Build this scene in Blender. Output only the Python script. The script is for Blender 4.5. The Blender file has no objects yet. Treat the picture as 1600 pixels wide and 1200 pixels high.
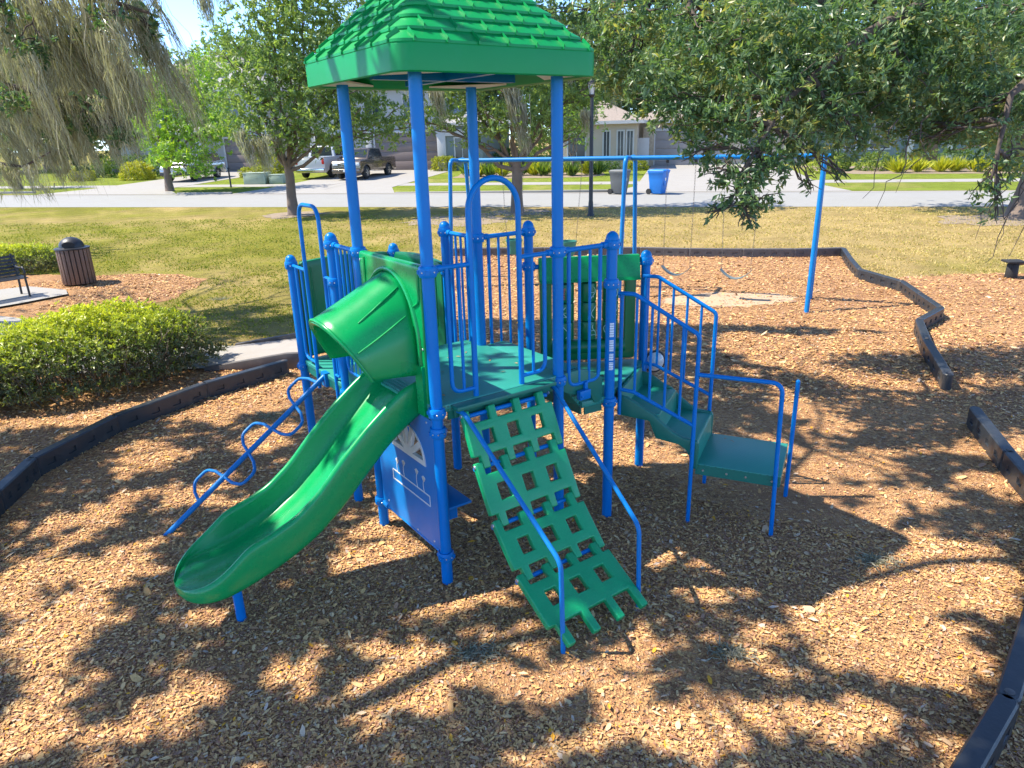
import bpy, bmesh, math, random
import numpy as np
from mathutils import Vector, Matrix, Euler
from mathutils.geometry import tessellate_polygon

random.seed(7); rng = np.random.default_rng(7)
PI = math.pi; R = math.radians
SC = bpy.context.scene
COL = SC.collection

# ------------------------------------------------------------------ camera
CAM_H = 3.134
def make_camera():
    cd = bpy.data.cameras.new('camera'); co = bpy.data.objects.new('camera', cd); COL.objects.link(co)
    cd.sensor_fit = 'HORIZONTAL'; cd.sensor_width = 36.0; cd.lens = 24.905
    cd.clip_start = 0.05; cd.clip_end = 2000
    pit, roll = 0.335357895, -0.0273654484
    c, s = math.cos(pit), math.sin(pit)
    ex, u0, fw = Vector((1, 0, 0)), Vector((0, s, c)), Vector((0, c, -s))
    cr, sr = math.cos(roll), math.sin(roll)
    right = ex*cr + u0*sr; up = u0*cr - ex*sr
    m = Matrix((right, up, -fw)).transposed().to_4x4()
    m.translation = (0, 0, CAM_H); co.matrix_world = m
    SC.camera = co
make_camera()

# ------------------------------------------------------------------ light
SUN_EL, SUN_AZ = R(55), R(-4)          # light travels towards azimuth SUN_AZ
w = bpy.data.worlds.new('World'); SC.world = w; w.use_nodes = True
nt = w.node_tree; nt.nodes.clear()
sky = nt.nodes.new('ShaderNodeTexSky'); sky.sky_type = 'NISHITA'; sky.sun_disc = False
sky.sun_elevation = SUN_EL; sky.sun_rotation = R(-90) - SUN_AZ + R(0)
sky.air_density = 0.48; sky.dust_density = 0.0; sky.ozone_density = 5.0
bg = nt.nodes.new('ShaderNodeBackground'); bg.inputs['Strength'].default_value = 0.15
ow = nt.nodes.new('ShaderNodeOutputWorld')
nt.links.new(sky.outputs[0], bg.inputs[0]); nt.links.new(bg.outputs[0], ow.inputs[0])
sd = bpy.data.lights.new('sun', 'SUN'); sd.energy = 2.65; sd.angle = R(0.53); sd.color = (1.0, 0.93, 0.80)
so = bpy.data.objects.new('sun', sd); COL.objects.link(so)
ldir = Vector((math.cos(SUN_EL)*math.cos(SUN_AZ), math.cos(SUN_EL)*math.sin(SUN_AZ), -math.sin(SUN_EL)))
so.rotation_euler = ldir.to_track_quat('-Z', 'Y').to_euler()
so.location = (-20, 0, 30)
SC.view_settings.view_transform = 'Standard'; SC.view_settings.look = 'None'
SC.view_settings.exposure = 1.98; SC.view_settings.gamma = 1.0; SC.view_settings.use_curve_mapping = False
try:
    SC.cycles.max_bounces = 6; SC.cycles.transparent_max_bounces = 8
    SC.cycles.use_fast_gi = False
except Exception: pass

# ------------------------------------------------------------------ materials
def nodes(name):
    m = bpy.data.materials.new(name); m.use_nodes = True
    n = m.node_tree.nodes; l = m.node_tree.links
    return m, n, l, n['Principled BSDF'], n['Material Output']
def N(n, t, **kw):
    x = n.new(t)
    for k, v in kw.items(): setattr(x, k, v)
    return x
def ramp(n, stops, interp='LINEAR'):
    r = n.new('ShaderNodeValToRGB'); e = r.color_ramp.elements; r.color_ramp.interpolation = interp
    while len(e) < len(stops): e.new(0.5)
    for el, (p, c) in zip(e, stops): el.position = p; el.color = (*c, 1)
    return r
def coords(n, l, scale=None, obj=True):
    t = N(n, 'ShaderNodeTexCoord'); o = t.outputs['Object' if obj else 'Generated']
    if scale is None: return o
    mp = N(n, 'ShaderNodeMapping'); mp.inputs['Scale'].default_value = scale if hasattr(scale, '__len__') else (scale,)*3
    l.new(o, mp.inputs[0]); return mp.outputs[0]
def noise(n, l, vec, scale, detail=4, rough=0.55, out='Fac'):
    x = N(n, 'ShaderNodeTexNoise'); x.inputs['Scale'].default_value = scale
    x.inputs['Detail'].default_value = detail; x.inputs['Roughness'].default_value = rough
    l.new(vec, x.inputs['Vector']); return x.outputs[out]
def mix(n, l, fac, a, b, mode='MIX'):
    x = N(n, 'ShaderNodeMix', data_type='RGBA', blend_type=mode)
    for s, v in ((x.inputs[0], fac), (x.inputs[6], a), (x.inputs[7], b)):
        if hasattr(v, 'links'): l.new(v, s)
        elif hasattr(v, '__len__'): s.default_value = (*v, 1)
        else: s.default_value = v
    return x.outputs[2]
def bump(n, l, h, b, strength=.3, dist=.01):
    x = N(n, 'ShaderNodeBump'); x.inputs['Strength'].default_value = strength; x.inputs['Distance'].default_value = dist
    l.new(h, x.inputs['Height']); l.new(x.outputs[0], b.inputs['Normal']); return x
def paint(name, col, rough=.4, var=.12, scale=6, metallic=0, coat=0, bumpy=0, bscale=60, spec=.5, dirt=None):
    """plain coloured surface with faint blotches and a little surface waviness"""
    m, n, l, b, o = nodes(name); v = coords(n, l)
    f = noise(n, l, v, scale, 5)
    c = mix(n, l, f, tuple(x*(1-var) for x in col), tuple(min(1, x*(1+var)) for x in col))
    if dirt:
        d = noise(n, l, v, 2.3, 7, .7); r = ramp(n, [(.52, (0,)*3), (.75, (1,)*3)]); l.new(d, r.inputs[0])
        mm = N(n, 'ShaderNodeMath', operation='MULTIPLY'); l.new(r.outputs[0], mm.inputs[0]); mm.inputs[1].default_value = dirt[1]
        c = mix(n, l, mm.outputs[0], c, dirt[0])
    l.new(c, b.inputs['Base Color'])
    rr = N(n, 'ShaderNodeMapRange'); l.new(noise(n, l, v, scale*3, 4), rr.inputs[0])
    rr.inputs[3].default_value = max(0.05, rough-.08); rr.inputs[4].default_value = min(1, rough+.1)
    l.new(rr.outputs[0], b.inputs['Roughness'])
    b.inputs['Metallic'].default_value = metallic; b.inputs['Coat Weight'].default_value = coat
    b.inputs['Specular IOR Level'].default_value = spec
    if bumpy: bump(n, l, noise(n, l, v, bscale, 3), b, bumpy, .004)
    return m
M = {}
M['blue'] = paint('blue_powder_coat', (.0, .165, .50), .33, .10, 5, bumpy=.12, bscale=90, spec=.22, dirt=((.012, .20, .47), .3))
M['blue_sun'] = paint('blue_faded_coat', (.003, .165, .45), .36, .12, 5, bumpy=.12, bscale=90, spec=.3, dirt=((.05, .28, .58), .3))
M['blue_panel'] = paint('blue_panel_plastic', (.0, .19, .54), .38, .08, 4, dirt=((.06, .2, .5), .25))
M['green'] = paint('green_moulded_plastic', (.001, .275, .072), .27, .09, 3, bumpy=.06, bscale=25, spec=.42, dirt=((.02, .27, .11), .3))
M['green_dark'] = paint('dark_green_plastic', (.002, .15, .052), .32, .12, 4, bumpy=.06, bscale=25, dirt=((.03, .2, .09), .3))
M['roof_green'] = paint('roof_green_plastic', (.001, .265, .068), .42, .12, 2.2, bumpy=.06, bscale=25, spec=.3, dirt=((.015, .27, .13), .4))
M['white_paint'] = paint('white_plastic', (.72, .71, .66), .5, .08)
M['chrome'] = paint('bolt_metal', (.62, .64, .66), .3, .05, metallic=.9)
M['black_plastic'] = paint('black_recycled_plastic', (.022, .026, .031), .42, .35, 9, bumpy=.25, bscale=45, dirt=((.16, .12, .08), .45))
M['grey_plastic'] = paint('weathered_plastic', (.085, .075, .07), .6, .25, 9, bumpy=.2, bscale=45, dirt=((.22, .17, .12), .4))
M['black_metal'] = paint('black_metal', (.02, .02, .022), .45, .2)
M['dark_rubber'] = paint('dark_rubber', (.018, .018, .018), .75, .2)
M['belt'] = paint('belt_rubber', (.14, .17, .16), .6, .2)
M['bucket'] = paint('bucket_teal', (.03, .2, .15), .5, .2)
M['chain'] = paint('chain_steel', (.16, .15, .14), .45, .2, metallic=.6)
M['slat_brown'] = paint('brown_slats', (.15, .085, .055), .6, .25, 6, bumpy=.2)
M['bark'] = paint('bark', (.17, .125, .095), .95, .45, 3.5, bumpy=.9, bscale=14)
M['bark_dark'] = paint('dark_bark', (.09, .068, .055), .95, .4, 5, bumpy=.8, bscale=18)
M['twig'] = paint('dry_twigs', (.17, .125, .08), .95, .4, 9)
M['stucco_beige'] = paint('beige_stucco', (.46, .37, .27), .9, .08, 4, bumpy=.2, bscale=60)
M['stucco_grey'] = paint('grey_teal_stucco', (.18, .215, .21), .9, .08, 4, bumpy=.2)
M['stucco_pale'] = paint('pale_stucco', (.37, .36, .34), .9, .08, 4, bumpy=.2)
M['stucco_white'] = paint('white_trim', (.48, .46, .43), .8, .06)
M['garage'] = paint('garage_door', (.19, .145, .125), .6, .08)
M['garage_taupe'] = paint('garage_door_taupe', (.30, .265, .24), .6, .08)
M['shingle'] = paint('roof_shingles', (.26, .21, .17), .95, .35, 8, bumpy=.5, bscale=30)
M['shingle_grey'] = paint('grey_roof_shingles', (.30, .28, .27), .95, .3, 8, bumpy=.5, bscale=30)
M['stone'] = paint('pillar_stone', (.42, .33, .22), .9, .5, 7, bumpy=.8, bscale=9)
M['glass_dark'] = paint('window_glass', (.03, .04, .05), .08, .2)
M['glass_car'] = paint('car_glass', (.02, .025, .03), .05, .2)
M['car_brown'] = paint('brown_metallic', (.115, .088, .068), .25, .05, metallic=.55, coat=.8)
M['car_white'] = paint('white_car_paint', (.55, .55, .54), .3, .03, coat=.8)
M['car_grey'] = paint('silver_grey_car', (.30, .31, .33), .25, .05, metallic=.6, coat=.8)
M['car_chrome'] = paint('car_chrome', (.6, .6, .6), .15, .05, metallic=1)
M['trim_black'] = paint('black_trim', (.02, .02, .02), .5, .2)
M['red_lamp'] = paint('red_lens', (.5, .015, .01), .2, .1)
M['lens'] = paint('clear_lens', (.7, .72, .72), .1, .05)
M['rim'] = paint('alloy_rim', (.45, .45, .46), .3, .1, metallic=.8)
M['bin_blue'] = paint('bin_blue', (.012, .17, .55), .45, .1)
M['bin_grey'] = paint('bin_grey', (.10, .105, .11), .5, .1)
M['utility'] = paint('utility_green', (.30, .36, .28), .6, .1)
M['moss_clump'] = paint('moss_grey', (.27, .26, .23), .95, .3, 15, bumpy=.9, bscale=40)
M['lamp_glass'] = paint('lamp_glass', (.55, .56, .54), .2, .05)
M['scribble'] = paint('pale_marks', (.45, .6, .5), .6, .05)
M['redmark'] = paint('red_marks', (.45, .16, .12), .6, .3, 40)

def deck_mat():
    m, n, l, b, o = nodes('perforated_deck'); v = coords(n, l)
    vo = N(n, 'ShaderNodeTexVoronoi'); vo.inputs['Scale'].default_value = 40; vo.inputs['Randomness'].default_value = 0
    l.new(v, vo.inputs['Vector'])
    r = ramp(n, [(.0, (.003, .06, .048)), (.26, (.003, .07, .056)), (.40, (.010, .215, .165)), (1, (.014, .25, .19))]); l.new(vo.outputs['Distance'], r.inputs[0])
    f = noise(n, l, v, 3, 6, .65); c = mix(n, l, f, r.outputs[0], (.05, .28, .22)); 
    x = N(n, 'ShaderNodeMath', operation='MULTIPLY'); l.new(f, x.inputs[0]); x.inputs[1].default_value = .45
    c = mix(n, l, x.outputs[0], r.outputs[0], (.06, .33, .26))
    l.new(c, b.inputs['Base Color']); b.inputs['Roughness'].default_value = .42
    bump(n, l, vo.outputs['Distance'], b, .35, .004); return m
M['deck'] = deck_mat()
M['deck_edge'] = paint('deck_edge', (.005, .15, .105), .42, .15, dirt=((.04, .2, .15), .3))
def tread_mat():
    m, n, l, b, o = nodes('ribbed_tread'); v = coords(n, l)
    wv = N(n, 'ShaderNodeTexWave'); wv.inputs['Scale'].default_value = 22; wv.bands_direction = 'X'
    l.new(v, wv.inputs['Vector'])
    c = mix(n, l, noise(n, l, v, 5, 5), (.006, .19, .135), (.014, .26, .185)); l.new(c, b.inputs['Base Color'])
    b.inputs['Roughness'].default_value = .42; bump(n, l, wv.outputs['Fac'], b, .5, .004); return m
M['tread'] = tread_mat()
def climber_mat():
    m, n, l, b, o = nodes('green_tread_plastic'); v = coords(n, l)
    wv = N(n, 'ShaderNodeTexChecker'); wv.inputs['Scale'].default_value = 46
    l.new(v, wv.inputs['Vector'])
    c = mix(n, l, noise(n, l, v, 4, 5), (.003, .27, .095), (.006, .35, .13)); l.new(c, b.inputs['Base Color'])
    b.inputs['Roughness'].default_value = .36; bump(n, l, wv.outputs['Fac'], b, .5, .004); return m
M['climber'] = climber_mat()
def sticker_mat():
    m, n, l, b, o = nodes('sticker_print'); v = coords(n, l)
    wv = N(n, 'ShaderNodeTexWave'); wv.bands_direction = 'Z'; wv.inputs['Scale'].default_value = 16; wv.inputs['Distortion'].default_value = 0
    l.new(v, wv.inputs['Vector'])
    ns = noise(n, l, coords(n, l, (300, 300, 60)), 1, 2)
    a = N(n, 'ShaderNodeMath', operation='MULTIPLY'); l.new(wv.outputs['Fac'], a.inputs[0]); l.new(ns, a.inputs[1])
    r = ramp(n, [(.28, (.62, .72, .78)), (.42, (.22, .33, .45))]); l.new(a.outputs[0], r.inputs[0])
    l.new(r.outputs[0], b.inputs['Base Color']); b.inputs['Roughness'].default_value = .4; return m
M['sticker'] = sticker_mat()

def tint_ramp(n, l, stops):
    a = N(n, 'ShaderNodeAttribute', attribute_name='tint'); r = ramp(n, stops); l.new(a.outputs['Fac'], r.inputs[0]); return r.outputs[0]
def leaf_mat(name, stops, rough=.38, trans=.34, tl=1.5):
    m, n, l, b, o = nodes(name)
    c = tint_ramp(n, l, stops); l.new(c, b.inputs['Base Color']); b.inputs['Roughness'].default_value = rough
    b.inputs['Specular IOR Level'].default_value = .45
    t = N(n, 'ShaderNodeBsdfTranslucent')
    tc = mix(n, l, 1.0, c, (1.25*tl/1.5, 1.35*tl/1.5, .5), 'MULTIPLY'); l.new(tc, t.inputs[0])
    s = N(n, 'ShaderNodeMixShader'); s.inputs[0].default_value = trans
    l.new(b.outputs[0], s.inputs[1]); l.new(t.outputs[0], s.inputs[2]); l.new(s.outputs[0], o.inputs[0]); return m
M['leaf_oak'] = leaf_mat('oak_leaves', [(0, (.050, .105, .052)), (.45, (.105, .19, .090)), (.8, (.20, .285, .135)), (.95, (.30, .34, .12)), (1, (.36, .34, .12))], .34, .42)
M['leaf_canopy'] = leaf_mat('canopy_leaves', [(0, (.18, .18, .10)), (1, (.30, .29, .17))], .5, .15)  # unseen shading crown: leaf colour lightened to bounce warm fill into the shade
M['leaf_street'] = leaf_mat('street_tree_leaves', [(0, (.10, .165, .065)), (.5, (.21, .30, .10)), (1, (.38, .43, .12))], .45, .45)
M['leaf_bright'] = leaf_mat('bright_leaves', [(0, (.12, .24, .035)), (.5, (.25, .41, .05)), (1, (.44, .50, .06))], .45, .45)
M['leaf_far'] = leaf_mat('far_leaves', [(0, (.10, .165, .075)), (.5, (.19, .26, .12)), (1, (.30, .37, .16))], .5, .45)
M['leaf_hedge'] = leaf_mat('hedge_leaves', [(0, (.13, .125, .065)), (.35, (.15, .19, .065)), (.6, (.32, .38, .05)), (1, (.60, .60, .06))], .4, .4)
M['leaf_yellow'] = leaf_mat('golden_leaves', [(0, (.20, .24, .02)), (.5, (.42, .42, .025)), (1, (.58, .52, .04))], .45)
M['leaf_green'] = leaf_mat('clipped_leaves', [(0, (.05, .11, .02)), (.5, (.12, .2, .03)), (1, (.26, .3, .05))], .45)
M['blades'] = leaf_mat('grass_blades', [(0, (.19, .22, .028)), (.4, (.34, .31, .055)), (.7, (.47, .36, .12)), (1, (.57, .43, .19))], .9, .3)
M['moss'] = leaf_mat('spanish_moss', [(0, (.23, .215, .155)), (.5, (.38, .36, .27)), (1, (.54, .52, .41))], .9, .35, 1.2)

def mulch_ground():
    m, n, l, b, o = nodes('mulch_ground'); v = coords(n, l)
    def vor(scale, rnd=1):
        x = N(n, 'ShaderNodeTexVoronoi'); x.inputs['Scale'].default_value = scale
        d = N(n, 'ShaderNodeVectorMath', operation='ADD'); 
        nv = N(n, 'ShaderNodeTexNoise'); nv.inputs['Scale'].default_value = scale*.6; l.new(v, nv.inputs['Vector'])
        sm = N(n, 'ShaderNodeVectorMath', operation='SCALE'); sm.inputs['Scale'].default_value = 1.2/scale; l.new(nv.outputs['Color'], sm.inputs[0])
        l.new(v, d.inputs[0]); l.new(sm.outputs[0], d.inputs[1]); l.new(d.outputs[0], x.inputs['Vector']); return x
    v1 = vor(34); v2 = vor(75)
    g1 = N(n, 'ShaderNodeSeparateColor'); l.new(v1.outputs['Color'], g1.inputs[0])
    g2 = N(n, 'ShaderNodeSeparateColor'); l.new(v2.outputs['Color'], g2.inputs[0])
    chip = ramp(n, [(0, (.14, .064, .038)), (.3, (.34, .158, .078)), (.62, (.54, .285, .117)), (.86, (.66, .41, .185)), (1, (.47, .355, .27))])
    l.new(g1.outputs[0], chip.inputs[0])
    chip2 = ramp(n, [(0, (.20, .105, .052)), (.5, (.45, .24, .10)), (1, (.62, .385, .175))]); l.new(g2.outputs[1], chip2.inputs[0])
    c = mix(n, l, .5, chip.outputs[0], chip2.outputs[0])
    # bare fine soil, worn patches
    soil = mix(n, l, noise(n, l, v, 40, 5), (.30, .150, .070), (.42, .235, .115))
    f = noise(n, l, v, .55, 4, .6); fr = ramp(n, [(.50, (0,)*3), (.66, (.85,)*3)]); l.new(f, fr.inputs[0])
    c = mix(n, l, fr.outputs[0], c, soil)
    # older greyer mulch patches
    f2 = noise(n, l, v, .35, 5, .6); f2r = ramp(n, [(.42, (0,)*3), (.62, (.5,)*3)]); l.new(f2, f2r.inputs[0])
    c = mix(n, l, f2r.outputs[0], c, mix(n, l, .7, c, (.62, .55, .52), 'MULTIPLY'))
    l.new(c, b.inputs['Base Color']); b.inputs['Roughness'].default_value = .92; b.inputs['Specular IOR Level'].default_value = .2
    ad = N(n, 'ShaderNodeMath', operation='ADD'); l.new(g1.outputs[2], ad.inputs[0]); l.new(v2.outputs['Distance'], ad.inputs[1])
    bump(n, l, ad.outputs[0], b, .8, .018); return m
M['mulch'] = mulch_ground()
def chip_mat():
    m, n, l, b, o = nodes('bark_chips')
    c = tint_ramp(n, l, [(0, (.12, .055, .032)), (.20, (.29, .132, .070)), (.34, (.37, .208, .128)), (.48, (.53, .270, .102)), (.68, (.66, .395, .150)), (.84, (.70, .485, .24)), (.93, (.50, .395, .31)), (.985, (.66, .32, .03)), (1, (.66, .32, .03))])
    l.new(c, b.inputs['Base Color']); b.inputs['Roughness'].default_value = .85; b.inputs['Specular IOR Level'].default_value = .25
    return m
M['chips'] = chip_mat()
def lawn_mat(name, dry, base, drycol, grad=None):
    m, n, l, b, o = nodes(name); v = coords(n, l)
    g = mix(n, l, noise(n, l, v, 5, 6, .7), base[0], base[1])
    fine = noise(n, l, coords(n, l, (22, 9, 22)), 1.6, 5, .85)
    fr0 = ramp(n, [(.28, (.50,)*3), (.72, (1.22,)*3)]); l.new(fine, fr0.inputs[0])
    d = mix(n, l, noise(n, l, v, 4, 5, .7), drycol[0], drycol[1])
    f = noise(n, l, v, .22, 8, .66)
    if grad:                                             # the lawn is drier towards +x
        sx = N(n, 'ShaderNodeSeparateXYZ'); l.new(v, sx.inputs[0]); mr = N(n, 'ShaderNodeMapRange'); l.new(sx.outputs[0], mr.inputs[0])
        mr.inputs[1].default_value, mr.inputs[2].default_value, mr.inputs[3].default_value, mr.inputs[4].default_value = grad
        ad = N(n, 'ShaderNodeMath', operation='ADD'); l.new(f, ad.inputs[0]); l.new(mr.outputs[0], ad.inputs[1]); f = ad.outputs[0]
    fr = ramp(n, [(dry-.10, (0,)*3), (dry+.12, (1,)*3)]); l.new(f, fr.inputs[0])
    c = mix(n, l, fr.outputs[0], g, d)
    f3 = noise(n, l, v, .9, 6, .7); f3r = ramp(n, [(.35, (.72,)*3), (.62, (1.08,)*3)]); l.new(f3, f3r.inputs[0])
    c = mix(n, l, 1.0, c, f3r.outputs[0], 'MULTIPLY'); c = mix(n, l, 1.0, c, fr0.outputs[0], 'MULTIPLY')
    l.new(c, b.inputs['Base Color']); b.inputs['Roughness'].default_value = 1; b.inputs['Specular IOR Level'].default_value = .1
    bump(n, l, noise(n, l, v, 55, 3, .8), b, .8, .05); return m
M['lawn'] = lawn_mat('lawn', .53, ((.17, .185, .022), (.34, .295, .050)), ((.40, .285, .105), (.50, .37, .155)), (-7., 3., -.02, .20))
M['verge'] = lawn_mat('verge_lawn', .62, ((.15, .22, .025), (.28, .31, .045)), ((.37, .29, .10), (.46, .36, .15)))
def road_mat(name, a, c2, sc=1.2):
    m, n, l, b, o = nodes(name); v = coords(n, l)
    c = mix(n, l, noise(n, l, v, sc, 6, .65), a, c2)
    f = noise(n, l, v, 160, 2); fr = ramp(n, [(.3, (.85,)*3), (.7, (1.1,)*3)]); l.new(f, fr.inputs[0])
    c = mix(n, l, 1, c, fr.outputs[0], 'MULTIPLY')
    l.new(c, b.inputs['Base Color']); b.inputs['Roughness'].default_value = .9; bump(n, l, f, b, .3, .004); return m
M['asphalt'] = road_mat('old_asphalt', (.245, .238, .22), (.295, .288, .268))
M['concrete'] = road_mat('concrete', (.27, .25, .22), (.33, .31, .28))
M['path_concrete'] = road_mat('path_concrete', (.26, .245, .215), (.34, .32, .29))
M['ramp_deck'] = road_mat('ramp_plastic', (.28, .25, .22), (.36, .33, .30), 4)
M['planting_bed'] = road_mat('bed_mulch', (.17, .125, .085), (.33, .25, .165), 5)

# ------------------------------------------------------------------ mesh helpers
def link(name, me, mat, parent=None):
    o = bpy.data.objects.new(name, me); COL.objects.link(o)
    if mat is not None: me.materials.append(M[mat] if isinstance(mat, str) else mat)
    if parent is not None: o.parent = parent
    return o
def fillet(pts, r, n=5):
    pts = [Vector(p) for p in pts]; out = [pts[0]]
    for i in range(1, len(pts)-1):
        a, b, c = pts[i-1], pts[i], pts[i+1]
        u = (a-b); v = (c-b); lu, lv = u.length, v.length; u.normalize(); v.normalize()
        ang = u.angle(v, 0)
        if ang > PI-.02: out.append(b); continue
        d = min(r/math.tan(ang/2), lu*.48, lv*.48)
        p0, p1 = b+u*d, b+v*d
        for k in range(n+1):
            t = k/n; out.append(p0*(1-t)**2 + b*2*t*(1-t) + p1*t*t)
    out.append(pts[-1]); return out
class MB:
    def __init__(s): s.v = []; s.f = []
    def add(s, vs, fs):
        k = len(s.v); s.v += [tuple(x) for x in vs]; s.f += [tuple(i+k for i in f) for f in fs]; return s
    def box(s, c, size, rz=0, rot=None):
        hx, hy, hz = (x/2 for x in size); mt = rot if rot is not None else Matrix.Rotation(rz, 3, 'Z')
        vs = [mt @ Vector((x*hx, y*hy, z*hz)) + Vector(c) for x in (-1, 1) for y in (-1, 1) for z in (-1, 1)]
        return s.add(vs, [(0, 1, 3, 2), (4, 6, 7, 5), (0, 4, 5, 1), (2, 3, 7, 6), (0, 2, 6, 4), (1, 5, 7, 3)])
    def tube(s, pts, r, n=10, closed=False, caps=True):
        pts = [Vector(p) for p in pts]; m = len(pts); rr = r if hasattr(r, '__len__') else [r]*m
        T = []
        for i in range(m):
            a = pts[i-1] if (i > 0 or closed) else pts[i]; b = pts[(i+1) % m] if (i < m-1 or closed) else pts[i]
            d = b-a; T.append(d.normalized() if d.length > 1e-9 else Vector((0, 0, 1)))
        up = Vector((0, 0, 1)) if abs(T[0].z) < .9 else Vector((1, 0, 0))
        nrm = (up - T[0]*up.dot(T[0])).normalized(); vs = []
        for i in range(m):
            nrm = (nrm - T[i]*nrm.dot(T[i]))
            nrm = nrm.normalized() if nrm.length > 1e-6 else T[i].orthogonal().normalized()
            bn = T[i].cross(nrm)
            for k in range(n):
                a = 2*PI*k/n; vs.append(pts[i] + (nrm*math.cos(a)+bn*math.sin(a))*rr[i])
        fs = []
        for i in range(m if closed else m-1):
            j = (i+1) % m
            for k in range(n): fs.append((i*n+k, i*n+(k+1) % n, j*n+(k+1) % n, j*n+k))
        if caps and not closed: fs += [tuple(range(n-1, -1, -1)), tuple((m-1)*n+k for k in range(n))]
        return s.add(vs, fs)
    def lathe(s, prof, c=(0, 0, 0), n=20, axis='Z', rot=None):
        vs = []; c = Vector(c)
        mt = rot if rot is not None else {'Z': Matrix.Identity(3), 'X': Matrix.Rotation(PI/2, 3, 'Y'), 'Y': Matrix.Rotation(-PI/2, 3, 'X')}[axis]
        for (r, z) in prof:
            for k in range(n):
                a = 2*PI*k/n; vs.append(mt @ Vector((r*math.cos(a), r*math.sin(a), z)) + c)
        fs = []
        for i in range(len(prof)-1):
            for k in range(n): fs.append((i*n+k, i*n+(k+1) % n, (i+1)*n+(k+1) % n, (i+1)*n+k))
        fs += [tuple(range(n-1, -1, -1)), tuple((len(prof)-1)*n+k for k in range(n))]
        return s.add(vs, fs)
    def plate(s, outer, holes, fn, t):
        """flat plate: 2D outline with holes, fn(a,b,d)->xyz, thickness t (d in 0..t)"""
        loops = [outer]+list(holes); flat = [p for lp in loops for p in lp]
        tri = tessellate_polygon([[Vector((a, b, 0)) for a, b in lp] for lp in loops]); nn = len(flat)
        vs = [fn(a, b, 0) for a, b in flat] + [fn(a, b, t) for a, b in flat]
        fs = []
        for q in tri:
            fs.append(tuple(q)); fs.append(tuple(i+nn for i in reversed(q)))
        k = 0
        for lp in loops:
            m = len(lp)
            for i in range(m): fs.append((k+i, k+(i+1) % m, nn+k+(i+1) % m, nn+k+i))
            k += m
        return s.add(vs, fs)
    def loft(s, rings, closed=True, caps=True):
        n = len(rings[0]); vs = [p for r in rings for p in r]; fs = []
        for i in range(len(rings)-1):
            for k in range(n if closed else n-1): fs.append((i*n+k, i*n+(k+1) % n, (i+1)*n+(k+1) % n, (i+1)*n+k))
        if caps: fs += [tuple(range(n-1, -1, -1)), tuple((len(rings)-1)*n+k for k in range(n))]
        return s.add(vs, fs)
    def cells(s, xs, ys, solid, fn, t):
        idx = {}
        def vid(i, j, k):
            if (i, j, k) not in idx: idx[(i, j, k)] = len(vs); vs.append(fn(xs[i], ys[j], t*k))
            return idx[(i, j, k)]
        vs = []; fs = []; nx, ny = len(xs)-1, len(ys)-1
        ok = lambda i, j: 0 <= i < nx and 0 <= j < ny and solid[j][i]
        for i in range(nx):
            for j in range(ny):
                if not ok(i, j): continue
                fs.append((vid(i, j, 1), vid(i+1, j, 1), vid(i+1, j+1, 1), vid(i, j+1, 1)))
                fs.append((vid(i, j, 0), vid(i, j+1, 0), vid(i+1, j+1, 0), vid(i+1, j, 0)))
                for di, dj, a, b in ((-1, 0, (i, j), (i, j+1)), (1, 0, (i+1, j+1), (i+1, j)), (0, -1, (i+1, j), (i, j)), (0, 1, (i, j+1), (i+1, j+1))):
                    if not ok(i+di, j+dj): fs.append((vid(*a, 0), vid(*a, 1), vid(*b, 1), vid(*b, 0)))
        return s.add(vs, fs)
    def mesh(s, name, angle=38, bev=0, seg=2, doubles=False):
        me = bpy.data.meshes.new(name); me.from_pydata([tuple(v) for v in s.v], [], s.f)
        bm = bmesh.new(); bm.from_mesh(me)
        if doubles: bmesh.ops.remove_doubles(bm, verts=bm.verts, dist=1e-5)
        bmesh.ops.recalc_face_normals(bm, faces=bm.faces)
        if bev:
            es = [e for e in bm.edges if len(e.link_faces) == 2 and e.calc_face_angle(0) > R(30)]
            bmesh.ops.bevel(bm, geom=es, offset=bev, segments=seg, profile=.5, affect='EDGES', clamp_overlap=True)
        bm.to_mesh(me); bm.free()
        me.polygons.foreach_set('use_smooth', [True]*len(me.polygons)); me.set_sharp_from_angle(angle=R(angle))
        return me
    def build(s, name, mat, parent=None, angle=38, bev=0, seg=2, doubles=False):
        return link(name, s.mesh(name, angle, bev, seg, doubles), mat, parent)
def tag(o, label=None, cat=None, group=None, kind=None):
    if label: o['label'] = label
    if cat: o['category'] = cat
    if group: o['group'] = group
    if kind: o['kind'] = kind
    return o
def thing(name, label, cat, loc=(0, 0, 0), rz=0, group=None):
    o = bpy.data.objects.new(name, None); COL.objects.link(o); o.empty_display_size = .2
    o.location = loc; o.rotation_euler = (0, 0, rz); return tag(o, label, cat, group)
def copy_tree(o, parent=None):
    c = o.copy(); COL.objects.link(c)
    if parent is not None: c.parent = parent
    for ch in [x for x in bpy.data.objects if x.parent == o]: copy_tree(ch, c)
    return c
def gz(y): return .0285*max(0., y-15)
def quads_mesh(name, V, nper, tint, mat, parent=None, smooth=False):
    """V (N*nper,3) vertices; every nper verts one face; tint per face"""
    nf = len(V)//nper; me = bpy.data.meshes.new(name)
    me.vertices.add(len(V)); me.vertices.foreach_set('co', np.ascontiguousarray(V, dtype=np.float32).ravel())
    me.loops.add(len(V)); me.loops.foreach_set('vertex_index', np.arange(len(V), dtype=np.int32))
    me.polygons.add(nf); me.polygons.foreach_set('loop_start', np.arange(0, len(V), nper, dtype=np.int32))
    me.polygons.foreach_set('loop_total', np.full(nf, nper, dtype=np.int32))
    me.update(calc_edges=True)
    a = me.attributes.new('tint', 'FLOAT', 'FACE'); a.data.foreach_set('value', np.asarray(tint, dtype=np.float32))
    me.validate(); return link(name, me, mat, parent)
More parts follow.
